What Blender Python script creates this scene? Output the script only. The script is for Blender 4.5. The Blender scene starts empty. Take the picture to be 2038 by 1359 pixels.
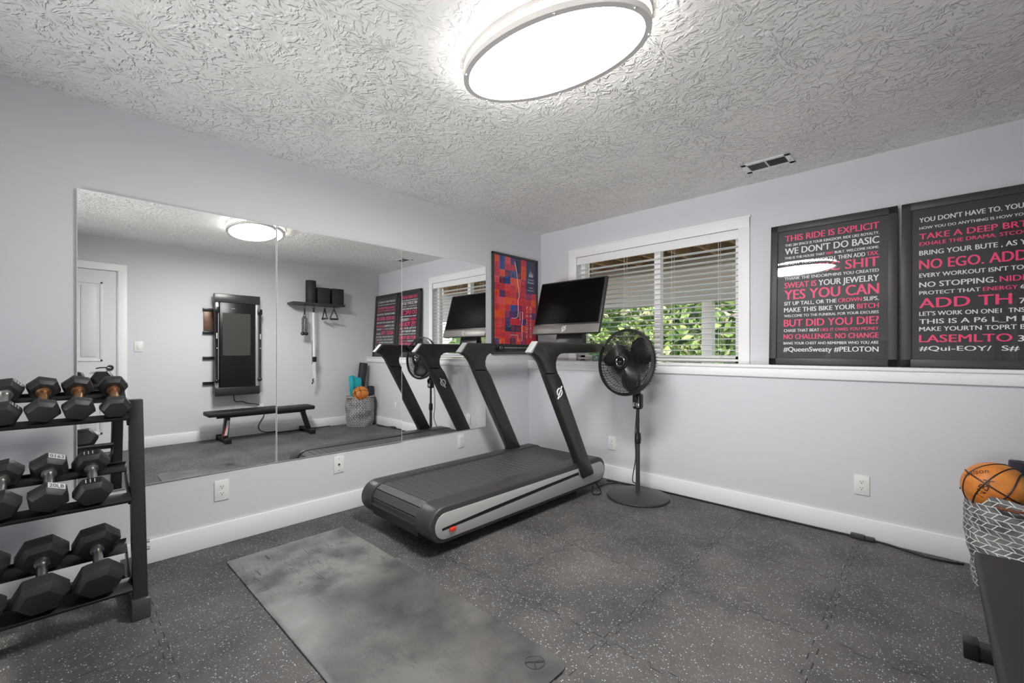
import bpy, bmesh, math, random
from mathutils import Vector, Matrix, Euler
random.seed(7)
PI = math.pi
SC = bpy.context.scene
COL = SC.collection

# ------------------------------------------------------------------ camera
H = 2.40            # ceiling height
W = 3.605           # room width (x)
YL = -0.19          # face of the bumped-out lower wall under the window
YS = -5.3           # wall behind the camera
FPX, YAW, HY = 868.98, 0.7684, 697.35
cd = bpy.data.cameras.new('camera')
cam = bpy.data.objects.new('camera', cd)
COL.objects.link(cam)
cam.location = (3.0556, -3.6108, 1.1507)
cam.rotation_euler = (PI / 2, 0, YAW)
cd.sensor_fit = 'HORIZONTAL'
cd.sensor_width = 36.0
cd.lens = FPX / 2038 * 36.0
cd.shift_y = (HY - 679.5) / 2038
cd.clip_start = 0.02
SC.camera = cam

# ------------------------------------------------------------------ world, exposure
wd = bpy.data.worlds.new('world')
SC.world = wd
wd.use_nodes = True
nt = wd.node_tree
nt.nodes.clear()
sky = nt.nodes.new('ShaderNodeTexSky')
sky.sky_type = 'NISHITA'
sky.sun_disc = False
sky.sun_elevation = math.radians(50)
sky.sun_rotation = math.radians(200)
bg = nt.nodes.new('ShaderNodeBackground')
bg.inputs['Strength'].default_value = 0.42
wo = nt.nodes.new('ShaderNodeOutputWorld')
nt.links.new(sky.outputs[0], bg.inputs[0])
nt.links.new(bg.outputs[0], wo.inputs[0])
SC.view_settings.view_transform = 'Standard'
SC.view_settings.look = 'None'
SC.view_settings.gamma = 1
SC.view_settings.use_curve_mapping = False
SC.view_settings.exposure = 0.13
SC.cycles.max_bounces = 12
SC.cycles.diffuse_bounces = 8
SC.cycles.glossy_bounces = 6
SC.cycles.transparent_max_bounces = 16
SC.cycles.sample_clamp_indirect = 6
sd = bpy.data.lights.new('sun', 'SUN')
sd.energy = 5.5
sd.angle = 0.03
sd.color = (1, .96, .88)
sun = bpy.data.objects.new('sun', sd)
COL.objects.link(sun)
sun.location = (1, 6, 6)
sun.rotation_euler = Euler((math.radians(42), 0, math.radians(25)))

# added fill light behind the camera, shining in through an invented door opening
ad = bpy.data.lights.new('added_fill', 'AREA')
ad.shape = 'RECTANGLE'; ad.size = 1.7; ad.size_y = .7
ad.energy = 25
ad.spread = math.radians(75)
ad.color = (.97, .985, 1)
al = bpy.data.objects.new('added_fill', ad)
COL.objects.link(al)
al.location = (2.0, YS - .34, .42)
al.rotation_euler = (PI / 2 + math.radians(27), 0, math.radians(6))

LAMP_E = 78.0      # underside of the lamp
LAMP_S = 34.0     # its glowing side wall

# ------------------------------------------------------------------ materials
def new_mat(name):
    m = bpy.data.materials.new(name)
    m.use_nodes = True
    n = m.node_tree.nodes
    return m, m.node_tree, n['Principled BSDF']

def lin(r, g, b):
    f = lambda c: c / 12.92 if c <= .04045 else ((c + .055) / 1.055) ** 2.4
    return (f(r / 255), f(g / 255), f(b / 255), 1)

class N:
    """small node-graph writer"""
    def __init__(s, t): s.t = t
    def node(s, typ, **kw):
        n = s.t.nodes.new('ShaderNode' + typ)
        for k, v in kw.items(): setattr(n, k, v)
        return n
    def put(s, sock, v):
        if hasattr(v, 'is_output') or isinstance(v, bpy.types.NodeSocket): s.t.links.new(v, sock)
        else: sock.default_value = v
    def m(s, op, a, b=None, c=None):
        n = s.node('Math', operation=op)
        s.put(n.inputs[0], a)
        if b is not None: s.put(n.inputs[1], b)
        if c is not None: s.put(n.inputs[2], c)
        return n.outputs[0]
    def v(s, op, a, b=None):
        n = s.node('VectorMath', operation=op)
        s.put(n.inputs[0], a)
        if b is not None: s.put(n.inputs[1], b)
        return n.outputs['Value'] if op in ('LENGTH', 'DISTANCE', 'DOT_PRODUCT') else n.outputs[0]
    def obj(s): return s.node('TexCoord').outputs['Object']
    def sep(s, v):
        n = s.node('SeparateXYZ'); s.put(n.inputs[0], v); return n.outputs
    def comb(s, x, y, z):
        n = s.node('CombineXYZ')
        for i, q in enumerate((x, y, z)): s.put(n.inputs[i], q)
        return n.outputs[0]
    def noise(s, v, scale, detail=2, rough=.5, dist=0):
        n = s.node('TexNoise')
        s.put(n.inputs['Vector'], v)
        n.inputs['Scale'].default_value = scale
        n.inputs['Detail'].default_value = detail
        n.inputs['Roughness'].default_value = rough
        n.inputs['Distortion'].default_value = dist
        return n.outputs
    def voro(s, v, scale, feature='F1', dim='3D'):
        n = s.node('TexVoronoi', feature=feature, voronoi_dimensions=dim)
        s.put(n.inputs['Vector'], v)
        n.inputs['Scale'].default_value = scale
        return n.outputs
    def ramp(s, v, a, b, c0=(0, 0, 0, 1), c1=(1, 1, 1, 1)):
        n = s.node('ValToRGB')
        s.put(n.inputs[0], v)
        e = n.color_ramp.elements
        e[0].position, e[0].color = a, c0
        e[1].position, e[1].color = b, c1
        return n.outputs[0]
    def mix(s, f, a, b, mode='MIX'):
        n = s.node('Mix', data_type='RGBA', blend_type=mode)
        s.put(n.inputs[0], f)
        s.put(n.inputs[6], a); s.put(n.inputs[7], b)
        return n.outputs[2]
    def bump(s, hgt, strength=.3, dist=.01):
        n = s.node('Bump')
        s.put(n.inputs['Height'], hgt)
        n.inputs['Strength'].default_value = strength
        n.inputs['Distance'].default_value = dist
        return n.outputs[0]

def M(name, col, rough=.5, metal=0.0, coat=0.0, spec=None, bump=None, vary=0.0):
    m, t, p = new_mat(name)
    g = N(t)
    c = lin(*col)
    p.inputs['Base Color'].default_value = c
    p.inputs['Roughness'].default_value = rough
    p.inputs['Metallic'].default_value = metal
    p.inputs['Coat Weight'].default_value = coat
    p.inputs['Coat Roughness'].default_value = .06
    if spec is not None: p.inputs['Specular IOR Level'].default_value = spec
    if bump:
        sc, st = bump
        h = g.noise(g.obj(), sc, 3)[0]
        t.links.new(g.bump(h, st, .002), p.inputs['Normal'])
    if vary:
        h = g.noise(g.obj(), 7, 4)[0]
        d = tuple(x * (1 - vary) for x in c[:3]) + (1,)
        t.links.new(g.mix(g.ramp(h, .35, .65), d, c), p.inputs['Base Color'])
    return m

def emit(name, col, strength):
    m, t, p = new_mat(name)
    p.inputs['Base Color'].default_value = (.9, .9, .9, 1)
    p.inputs['Emission Color'].default_value = col
    p.inputs['Emission Strength'].default_value = strength
    return m

wall_m = M('wall_paint', (216, 216, 221), .7, bump=(90, .05))
white_m = M('white_trim_paint', (246, 245, 245), .45)
door_m = M('white_door_paint', (228, 228, 228), .45)
plate_m = M('white_plastic', (236, 235, 233), .35)
slot_m = M('dark_slot', (30, 30, 30), .6)

def ceiling_mat():
    m, t, p = new_mat('stomped_plaster')
    g = N(t)
    p.inputs['Base Color'].default_value = lin(234, 232, 228)
    p.inputs['Roughness'].default_value = .8
    o = g.obj()
    s3 = g.sep(o)
    flat = g.comb(s3[0], s3[1], 0.0)
    wob = g.v('SCALE', g.v('SUBTRACT', g.noise(flat, 9, 2)[1], (.5, .5, .5)))
    wob.node.inputs['Scale'].default_value = .05
    q = g.v('ADD', flat, wob)
    hs = []
    for k, (sc, off) in enumerate(((3.5, 0.0), (4.4, 13.7))):
        qq = g.v('ADD', q, (off, off * .7, 0))
        vo = g.voro(qq, sc, dim='2D')
        d = g.v('SUBTRACT', qq, vo['Position'])
        ds = g.sep(d)
        ang = g.m('ARCTAN2', ds[1], ds[0])
        r = g.v('LENGTH', d)
        cs = g.sep(vo['Color'])
        nz = g.noise(g.comb(g.m('MULTIPLY', ang, 5.0), g.m('MULTIPLY', r, 19.0), g.m('MULTIPLY', cs[0], 60.0)), 1.0, 2, .55)[0]
        ridge = g.m('SMOOTH_MIN', g.m('MULTIPLY', g.m('MAXIMUM', g.m('SUBTRACT', nz, .53), 0.0), 11.0), 1.0, .3)
        mask = g.ramp(r, .018, .05)
        hs.append(g.m('MULTIPLY', ridge, mask))
    hgt = g.m('MAXIMUM', hs[0], g.m('MULTIPLY', hs[1], .8))
    hgt = g.m('MULTIPLY', hgt, g.ramp(g.noise(flat, 2.6, 2)[0], .32, .56, (.4, .4, .4, 1)))
    t.links.new(g.bump(hgt, 1.0, .0062), p.inputs['Normal'])
    return m
ceil_m = ceiling_mat()

def floor_mat():
    m, t, p = new_mat('rubber_tile')
    g = N(t)
    o = g.obj()
    s3 = g.sep(o)
    def seam(a, b, off):
        u = g.m('DIVIDE', g.m('SUBTRACT', a, off), .61)
        wave = g.m('SINE', g.m('MULTIPLY', b, 2 * PI / .105))
        sq = g.m('MULTIPLY', g.m('MINIMUM', g.m('MAXIMUM', g.m('MULTIPLY', wave, 4.0), -1.0), 1.0), .011 / .61)
        f = g.m('ADD', u, sq)
        d = g.m('ABSOLUTE', g.m('SUBTRACT', f, g.m('ROUND', f)))
        return g.m('LESS_THAN', d, .0024 / .61)
    line = g.m('MAXIMUM', seam(s3[0], s3[1], 2.115), seam(s3[1], s3[0], -1.5))
    gaps = g.m('GREATER_THAN', g.noise(o, 9, 1)[0], .40)
    line = g.m('MULTIPLY', line, gaps)
    vo = g.voro(o, 130, dim='2D')
    c = g.sep(vo['Color'])
    speck = g.m('MULTIPLY', g.m('LESS_THAN', vo['Distance'], .30), g.m('GREATER_THAN', c[0], .93))
    vo2 = g.voro(o, 290, dim='2D')
    c2 = g.sep(vo2['Color'])
    speck2 = g.m('MULTIPLY', g.m('LESS_THAN', vo2['Distance'], .36), g.m('GREATER_THAN', c2[0], .95))
    big = g.noise(o, 2.2, 5, .6)[0]
    fine = g.noise(o, 60, 3, .7)[0]
    base = g.mix(g.ramp(big, .36, .68), lin(66, 65, 64), lin(100, 97, 95))
    base = g.mix(g.m('MULTIPLY', fine, .35), base, lin(48, 47, 46))
    tint = g.mix(g.ramp(c[1], .45, .6), lin(205, 205, 205), lin(165, 172, 190))
    base = g.mix(g.m('MULTIPLY', speck, .85), base, tint)
    base = g.mix(g.m('MULTIPLY', speck2, .7), base, lin(190, 190, 190))
    base = g.mix(g.m('MULTIPLY', line, .85), base, lin(14, 14, 14))
    t.links.new(base, p.inputs['Base Color'])
    p.inputs['Roughness'].default_value = .62
    p.inputs['Specular IOR Level'].default_value = .45
    h = g.m('SUBTRACT', g.m('MULTIPLY', g.noise(o, 240, 2)[0], .5), line)
    t.links.new(g.bump(h, .35, .003), p.inputs['Normal'])
    return m
floor_m = floor_mat()

def mat_mat():
    m, t, p = new_mat('worn_rubber_mat')
    g = N(t)
    o = g.obj()
    big = g.noise(o, 2.6, 6, .62)[0]
    s3 = g.sep(o)
    sc1 = g.noise(g.v('MULTIPLY', o, (9, 60, 1)), 1.0, 4, .7, 1.2)[0]
    sc2 = g.noise(g.v('MULTIPLY', o, (70, 11, 1)), 1.0, 4, .7, 1.5)[0]
    scr = g.m('MULTIPLY', g.m('MAXIMUM', g.ramp(sc1, .58, .66), g.ramp(sc2, .60, .68)), g.m('ADD', g.m('MULTIPLY', g.ramp(g.noise(o, 3.3, 3)[0], .44, .58), .35), g.ramp(g.m('ADD', s3[0], g.m('MULTIPLY', g.noise(o, 4, 3)[0], .8)), -.25, .1, (1, 1, 1, 1), (0, 0, 0, 1))))
    base = g.mix(g.ramp(big, .34, .66), lin(64, 63, 62), lin(106, 105, 103))
    wx = g.sep(o)
    worn_glare = g.m('MULTIPLY', g.ramp(g.m('ADD', wx[0], g.m('MULTIPLY', big, .5)), -.55, .15, (1, 1, 1, 1), (0, 0, 0, 1)), g.ramp(g.noise(o, 5, 4)[0], .38, .6))  # wear patches, with glare of mirror and wall painted in toward the left end
    base = g.mix(g.m('MULTIPLY', worn_glare, .75), base, lin(140, 139, 136))
    base = g.mix(g.m('MULTIPLY', scr, .85), base, lin(30, 30, 30))
    line = g.noise(g.v('MULTIPLY', o, (3, 90, 1)), 1.0, 2, .5, 2.2)[0]
    base = g.mix(g.m('MULTIPLY', g.ramp(line, .70, .76), .3), base, lin(165, 165, 162))
    t.links.new(base, p.inputs['Base Color'])
    t.links.new(g.ramp(g.noise(o, 6, 5, .65)[0], .3, .7, (.34, .34, .34, 1), (.5, .5, .5, 1)), p.inputs['Roughness'])
    t.links.new(g.bump(g.noise(o, 40, 5, .7)[0], .12, .003), p.inputs['Normal'])
    return m
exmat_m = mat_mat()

def chevron_mat():
    m, t, p = new_mat('chevron_cloth')
    g = N(t)
    s3 = g.sep(g.obj())
    a = g.m('MULTIPLY', g.m('ARCTAN2', s3[1], s3[0]), .22)
    wob = g.m('MULTIPLY', g.m('SUBTRACT', g.noise(g.obj(), 7, 2)[0], .5), .03)
    z = g.m('ADD', s3[2], wob)
    row = g.m('DIVIDE', z, .026)
    fr = g.m('FRACT', row)
    par = g.m('MODULO', g.m('FLOOR', row), 2.0)
    sgn = g.m('SUBTRACT', g.m('MULTIPLY', g.m('ABSOLUTE', par), 2.0), 1.0)
    st = g.m('FRACT', g.m('ADD', g.m('DIVIDE', a, .045), g.m('MULTIPLY', g.m('MULTIPLY', sgn, fr), .62)))
    w1 = g.m('LESS_THAN', g.m('ABSOLUTE', st), .13)
    w2 = g.m('LESS_THAN', fr, .11)
    wh = g.m('MAXIMUM', w1, w2)
    cell = g.noise(g.obj(), 14, 2)[0]
    gray = g.mix(g.ramp(cell, .4, .6), lin(88, 88, 90), lin(128, 128, 128))
    t.links.new(g.mix(wh, gray, lin(232, 230, 224)), p.inputs['Base Color'])
    p.inputs['Roughness'].default_value = .85
    return m
chev_m = chevron_mat()

def ball_mat():
    m, t, p = new_mat('basketball_leather')
    g = N(t)
    vo = g.voro(g.obj(), 420)
    t.links.new(g.mix(g.ramp(g.noise(g.obj(), 16, 3)[0], .35, .65), lin(196, 112, 40), lin(222, 138, 58)), p.inputs['Base Color'])
    t.links.new(g.bump(vo['Distance'], .3, .001), p.inputs['Normal'])
    p.inputs['Roughness'].default_value = .5
    return m
ball_m = ball_mat()

mirror_m = M('mirror_silver', (246, 248, 247), 0.0, 1.0)
edge_m = M('mirror_edge', (222, 226, 222), .3)
rack_m = M('black_powder_coat', (27, 27, 27), .42, vary=.1)
rubber_m = M('black_hex_rubber', (44, 43, 43), .5, bump=(160, .12), vary=.15)
label_m = M('worn_white_label', (205, 205, 203), .5)
steel_m = M('knurled_steel', (190, 188, 184), .28, 1.0, bump=(500, .3))
rust_m = M('bronzed_steel', (176, 132, 98), .35, 1.0, bump=(500, .3))
tread_m = M('graphite_plastic', (56, 55, 54), .45)
treadd_m = M('dark_graphite', (44, 43, 42), .38)
carbon_m = M('satin_charcoal_post', (42, 41, 40), .30, coat=.15)
silver_m = M('brushed_silver', (186, 185, 183), .42, .35, bump=(300, .15))
groove_m = M('black_groove', (16, 16, 16), .5)
red_m = M('red_plastic', (214, 60, 38), .4)
chin_m = M('gunmetal_chin', (132, 127, 124), .4, .35)
screen_m = M('black_display', (4, 4, 4), .45, spec=.08)
logo_m = M('pale_emblem', (222, 222, 222), .3)
black_m = M('black_plastic', (26, 26, 26), .33)
blackg_m = M('gloss_black', (18, 18, 18), .15, coat=.5)
fan_m = M('fan_black', (24, 24, 24), .32)
fanbase_m = M('fan_base_black', (58, 57, 57), .42)
chrome_m = M('chrome', (225, 225, 225), .12, 1.0)
cord_m = M('black_cord', (22, 22, 22), .5)
framem = M('charcoal_frame', (58, 56, 55), .45)
print_m = M('dark_poster_paper', (50, 47, 50), .5)
pink_m = M('hot_pink_ink', (250, 72, 122), .5)
wtext_m = M('white_ink', (236, 236, 236), .5)
vinyl_m = M('black_vinyl', (36, 36, 36), .55, spec=.3, bump=(120, .1))
teal_m = M('teal_foam', (20, 158, 172), .6)
foam_m = M('black_foam', (40, 40, 42), .55, bump=(300, .2))
block_m = M('matte_black_block', (40, 40, 41), .65)
blue_m = M('midnight_blue_foam', (42, 42, 58), .5)
blind_m = M('white_faux_wood', (240, 240, 238), .45)
brass_m = M('brown_panel', (110, 84, 70), .4, .3)
ring_m = M('brushed_nickel', (214, 210, 206), .45, .25)
porch_m = M('porch_white', (255, 250, 240), .6)
joist_m = M('porch_wood', (176, 140, 96), .7, vary=.4)
beam_m = M('grey_beam', (206, 202, 196), .7)
lamp_m = emit('lamp_diffuser', (1, .985, .965, 1), LAMP_E)
lamps_m = emit('lamp_side', (1, .985, .965, 1), LAMP_S)
ground_m = M('lawn', (120, 140, 60), .9, vary=.4)
clear_m = M('clear_jar', (200, 222, 216), .05)
clear_m.node_tree.nodes['Principled BSDF'].inputs['Transmission Weight'].default_value = .9
candle_m = M('taupe_glass', (128, 126, 112), .15)

def glass_mat():
    m = bpy.data.materials.new('clear_pane')
    m.use_nodes = True
    t = m.node_tree
    t.nodes.clear()
    g = N(t)
    tr = g.node('BsdfTransparent')
    gl = g.node('BsdfGlossy')
    gl.inputs['Roughness'].default_value = 0.0
    fr = g.node('Fresnel')
    fr.inputs[0].default_value = 1.5
    mx = g.node('MixShader')
    geo = g.node('NewGeometry')
    t.links.new(g.m('MULTIPLY', g.m('MULTIPLY', fr.outputs[0], 1.2), g.m('SUBTRACT', 1.0, geo.outputs['Backfacing'])), mx.inputs[0])
    t.links.new(tr.outputs[0], mx.inputs[1])
    t.links.new(gl.outputs[0], mx.inputs[2])
    o = g.node('OutputMaterial')
    t.links.new(mx.outputs[0], o.inputs[0])
    return m
glass_m = glass_mat()

def leaf_mat():
    m, t, p = new_mat('leaf_green')
    g = N(t)
    c = g.noise(g.obj(), 3.0, 4, .65)[0]
    col = g.mix(g.ramp(c, .38, .62), lin(84, 122, 56), lin(176, 198, 108))
    col = g.mix(g.ramp(g.noise(g.obj(), 1.1, 2)[0], .52, .66), col, lin(214, 200, 168))
    t.links.new(col, p.inputs['Base Color'])
    p.inputs['Roughness'].default_value = .6
    return m
leaf_m = leaf_mat()

# ------------------------------------------------------------------ mesh builder
class B:
    def __init__(s): s.bm = bmesh.new(); s.mi = 0
    def _add(s, verts, faces):
        vs = [s.bm.verts.new(v) for v in verts]
        out = []
        for f in faces:
            try:
                q = s.bm.faces.new([vs[i] for i in f]); q.material_index = s.mi; out.append(q)
            except ValueError: pass
        return vs, out
    def merge(s, src, mtx=None):
        me = bpy.data.meshes.new('t')
        if mtx is not None: bmesh.ops.transform(src, matrix=mtx, verts=src.verts)
        for f in src.faces: f.material_index = s.mi
        src.to_mesh(me); src.free()
        s.bm.from_mesh(me); bpy.data.meshes.remove(me)
        return s
    def box(s, a, b, bev=0.0, seg=2, mtx=None):
        t = bmesh.new()
        a, b = Vector(a), Vector(b)
        bmesh.ops.create_cube(t, size=1, matrix=Matrix.Translation((a + b) / 2) @ Matrix.Diagonal((abs(b.x - a.x), abs(b.y - a.y), abs(b.z - a.z), 1)))
        if bev: bmesh.ops.bevel(t, geom=t.edges[:], offset=bev, segments=seg, affect='EDGES', profile=.5)
        return s.merge(t, mtx)
    def cyl(s, p0, p1, r, seg=24, r2=None, bev=0.0):
        p0, p1 = Vector(p0), Vector(p1)
        d = p1 - p0
        t = bmesh.new()
        bmesh.ops.create_cone(t, cap_ends=True, segments=seg, radius1=r, radius2=r if r2 is None else r2, depth=d.length)
        if bev: bmesh.ops.bevel(t, geom=[e for e in t.edges if len(e.link_faces) == 2 and any(len(f.verts) > 4 for f in e.link_faces)], offset=bev, segments=2, affect='EDGES')
        q = Vector((0, 0, 1)).rotation_difference(d.normalized())
        return s.merge(t, Matrix.Translation((p0 + p1) / 2) @ q.to_matrix().to_4x4())
    def tube(s, pts, r, seg=8, closed=False):
        pts = [Vector(p) for p in pts]
        n = len(pts)
        rings = []
        prev = None
        for i, p in enumerate(pts):
            if closed: d = pts[(i + 1) % n] - pts[i - 1]
            else: d = pts[min(i + 1, n - 1)] - pts[max(i - 1, 0)]
            d.normalize()
            if prev is None:
                up = Vector((0, 0, 1)) if abs(d.z) < .9 else Vector((1, 0, 0))
                x = d.cross(up).normalized()
            else:
                x = (prev - d * prev.dot(d)).normalized()
            prev = x
            y = d.cross(x)
            rr = r[i] if isinstance(r, (list, tuple)) else r
            rings.append([s.bm.verts.new(p + (x * math.cos(k * 2 * PI / seg) + y * math.sin(k * 2 * PI / seg)) * rr) for k in range(seg)])
        def face(v):
            f = s.bm.faces.new(v); f.material_index = s.mi
        for i in range(n if closed else n - 1):
            a, b = rings[i], rings[(i + 1) % n]
            for k in range(seg): face((a[k], a[(k + 1) % seg], b[(k + 1) % seg], b[k]))
        if not closed:
            face(rings[0][::-1]); face(rings[-1])
        return s
    def lathe(s, prof, seg=48, mtx=None):
        """prof: (r, z) pairs, turned about local z"""
        t = bmesh.new()
        rings = []
        for r, z in prof:
            if r < 1e-6: rings.append([t.verts.new((0, 0, z))])
            else: rings.append([t.verts.new((r * math.cos(2 * PI * k / seg), r * math.sin(2 * PI * k / seg), z)) for k in range(seg)])
        for a, b in zip(rings, rings[1:]):
            for k in range(seg):
                k2 = (k + 1) % seg
                if len(a) == 1 and len(b) == 1: continue
                if len(a) == 1: t.faces.new((a[0], b[k2], b[k]))
                elif len(b) == 1: t.faces.new((a[k], a[k2], b[0]))
                else: t.faces.new((a[k], a[k2], b[k2], b[k]))
        bmesh.ops.recalc_face_normals(t, faces=t.faces[:])
        return s.merge(t, mtx)
    def prism(s, poly, lo, hi, axis=0, bev=0.0, mtx=None, seg=2):
        """poly of 2d points extruded along an axis (0: (y,z), 1: (x,z), 2: (x,y))"""
        def pt(q, h):
            return ((h, q[0], q[1]), (q[0], h, q[1]), (q[0], q[1], h))[axis]
        t = bmesh.new()
        A = [t.verts.new(pt(q, lo)) for q in poly]
        Bv = [t.verts.new(pt(q, hi)) for q in poly]
        n = len(poly)
        t.faces.new(A); t.faces.new(Bv[::-1])
        for i in range(n): t.faces.new((A[i], Bv[i], Bv[(i + 1) % n], A[(i + 1) % n]))
        bmesh.ops.recalc_face_normals(t, faces=t.faces[:])
        if bev:
            es = [e for e in t.edges if abs((e.verts[0].co - e.verts[1].co)[axis]) < 1e-6]
            bmesh.ops.bevel(t, geom=es, offset=bev, segments=seg, affect='EDGES', profile=.5)
        return s.merge(t, mtx)
    def sphere(s, c, r, seg=32, mtx=None, scale=(1, 1, 1)):
        t = bmesh.new()
        bmesh.ops.create_uvsphere(t, u_segments=seg, v_segments=seg // 2, radius=r)
        m = Matrix.Translation(c) @ Matrix.Diagonal((*scale, 1))
        return s.merge(t, m if mtx is None else mtx @ m)
    def text(s, txt, org, u, v, height, width=None, align='L', thick=.0006, bold=False):
        """flat raised lettering; org = baseline left, u / v unit directions, height of capitals"""
        vs, fs, w = glyphs(txt)
        if not vs: return 0
        k = height / CAP
        kx = k if width is None else width / w
        u, v, org = Vector(u), Vector(v), Vector(org)
        nrm = u.cross(v)
        if align == 'C': org = org - u * (w * kx / 2)
        for dx in ((0.0,) if not bold else (-.03 * height, .03 * height)):
            s._add([org + u * (x * kx + dx) + v * (y * k) + nrm * (thick + (.00005 if dx > 0 else 0)) for x, y in vs], fs)
        return w * kx
    def build(s, name, mats, parent=None, org=None, loc=None, smooth=35):
        me = bpy.data.meshes.new(name)
        if org is None and parent is not None: org = BASE.get(parent.name, Vector((0, 0, 0)))
        if org is not None: bmesh.ops.translate(s.bm, verts=s.bm.verts, vec=-Vector(org))
        s.bm.normal_update()
        s.bm.to_mesh(me); s.bm.free()
        for m in (mats if isinstance(mats, (list, tuple)) else [mats]): me.materials.append(m)
        if smooth:
            for p in me.polygons: p.use_smooth = True
            me.set_sharp_from_angle(angle=math.radians(smooth))
        o = bpy.data.objects.new(name, me)
        COL.objects.link(o)
        if parent is not None:
            o.parent = parent
            BASE[o.name] = Vector(org)
        elif org is not None: o.location = org
        if loc is not None: o.location = loc
        return o

BASE = {}
_gl = {}
def glyphs(txt):
    if txt in _gl: return _gl[txt]
    c = bpy.data.curves.new('t', 'FONT')
    c.body = txt
    c.size = 1
    c.resolution_u = 3
    c.offset = 0
    o = bpy.data.objects.new('t', c)
    COL.objects.link(o)
    dg = bpy.context.evaluated_depsgraph_get()
    me = bpy.data.meshes.new_from_object(o.evaluated_get(dg))
    vs = [(v.co.x, v.co.y) for v in me.vertices]
    fs = [tuple(p.vertices) for p in me.polygons]
    bpy.data.objects.remove(o); bpy.data.curves.remove(c); bpy.data.meshes.remove(me)
    if vs:
        x0 = min(v[0] for v in vs)
        vs = [(x - x0, y) for x, y in vs]
        w = max(v[0] for v in vs)
    else: w = .3
    _gl[txt] = (vs, fs, w)
    return _gl[txt]
CAP = 1.0
CAP = max(v[1] for v in glyphs('H')[0])

def tag(o, label, cat, group=None):
    o['label'] = label
    o['category'] = cat
    if group: o['group'] = group
    return o
def thing(name, label, cat, loc=(0, 0, 0), rot=(0, 0, 0), group=None, local=False):
    """Empty at the thing's base; children are written in world coordinates unless local"""
    o = bpy.data.objects.new(name, None)
    COL.objects.link(o)
    o.location = loc
    o.rotation_euler = rot
    o.empty_display_size = .05
    BASE[o.name] = Vector((0, 0, 0)) if local else Vector(loc)
    return tag(o, label, cat, group)
def struct(o, label=None):
    o['kind'] = 'structure'
    if label: o['label'] = label
    return o
def look(o, label):
    o['label'] = label
    return o
def arc(c, r, a0, a1, n=12, f=None):
    return [(c[0] + r * math.cos(a0 + (a1 - a0) * i / n), c[1] + r * math.sin(a0 + (a1 - a0) * i / n)) for i in range(n + 1)]
def bez(p0, p1, p2, p3, n=16):
    p0, p1, p2, p3 = map(Vector, (p0, p1, p2, p3))
    return [p0 * (1 - t) ** 3 + p1 * 3 * t * (1 - t) ** 2 + p2 * 3 * t * t * (1 - t) + p3 * t ** 3 for t in (i / n for i in range(n + 1))]
def spline(pts, n=8):
    P = [Vector(p) for p in pts]
    P = [P[0]] + P + [P[-1]]
    out = []
    for i in range(1, len(P) - 2):
        a, b, c, d = P[i - 1], P[i], P[i + 1], P[i + 2]
        for k in range(n):
            t = k / n
            out.append(.5 * (2 * b + (c - a) * t + (2 * a - 5 * b + 4 * c - d) * t * t + (3 * b - a - 3 * c + d) * t ** 3))
    return out + [P[-2]]
def emblem(b, c, u, v, s, n_off=.001):
    """ring with a slanted bar and a tail: the round mark on the treadmill"""
    c, u, v = Vector(c), Vector(u), Vector(v)
    n = u.cross(v)
    c = c + n * n_off
    P = lambda x, y: c + u * (x * s) + v * (y * s)
    b.tube([P(.36 * math.cos(a), .36 * math.sin(a) + .05) for a in [math.radians(-60 + 300 * i / 24) for i in range(25)]], s * .075, 6)
    b.tube([P(-.34, -.62), P(.40, .62)], s * .07, 6)
    b.tube([P(-.30, -.55), P(-.05, -.42), P(.2, -.30)], s * .06, 6)

# ================================================================== SETTING
b = B(); b.box((-.12, YS - .1, -.1), (W + .12, .2, 0)); struct(b.build('floor', floor_m, smooth=0), 'speckled black rubber tile floor')
b = B(); b.box((-.12, YS - .1, H), (W + .12, .2, H + .1)); struct(b.build('ceiling', ceil_m, smooth=0), 'stomp-textured white ceiling')
b = B(); b.box((-.12, YS - .1, 0), (0, .2, H)); struct(b.build('wall_left', wall_m, smooth=0))
b = B(); b.box((W, YS - .1, 0), (W + .12, -3.925, H)); b.box((W, -3.085, 0), (W + .12, .2, H)); b.box((W, -3.925, 2.05), (W + .12, -3.085, H))
struct(b.build('wall_right', wall_m, smooth=0))
b = B(); b.box((0, YS - .1, 0), (.9, YS, H)); b.box((2.7, YS - .1, 0), (W, YS, H)); b.box((.9, YS - .1, 2.06), (2.7, YS, H)); struct(b.build('wall_south', wall_m, smooth=0))
w2 = thing('fill_door', 'added white framed glass patio door that lets in the fill light', 'window', (1.8, YS, 0))  # unseen door made up as an opening for the fill light
del w2['category']; w2['kind'] = 'structure'
b = B()
for x0, x1 in ((.9, .96), (1.77, 1.83), (2.64, 2.7)): b.box((x0, YS - .08, 0), (x1, YS - .02, 2.06))
b.box((.9, YS - .08, 2.0), (2.7, YS - .02, 2.06)); b.box((.9, YS - .08, 0), (2.7, YS - .02, .07)); b.build('sash', white_m, w2)
for x0, x1 in ((.96, 1.77), (1.83, 2.64)):
    b = B(); b.box((x0, YS - .055, .07), (x1, YS - .051, 2.0)); b.build('pane', glass_m, w2, smooth=0)
WX0, WX1, WZ0, WZ1 = .47, 1.985, 1.052, 2.085
b = B()
b.box((0, 0, 1.0), (WX0, .14, H)); b.box((WX1, 0, 1.0), (W, .14, H)); b.box((WX0, 0, WZ1), (WX1, .14, H))
b.box((0, YL, 0), (W, .14, 1.03))
struct(b.build('wall_north', wall_m, smooth=0), 'pale grey window wall, bumped out below the ledge')
def board(name, pts, flip=1):
    b = B()
    for a, c in pts: b.box(a, c, .004)
    return struct(b.build(name, white_m))
BH, BT = .126, .014
board('baseboard_left', [((0, YS, 0), (BT, YL, BH))])
board('baseboard_north', [((BT, YL - BT, 0), (W - BT, YL, BH))])
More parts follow.
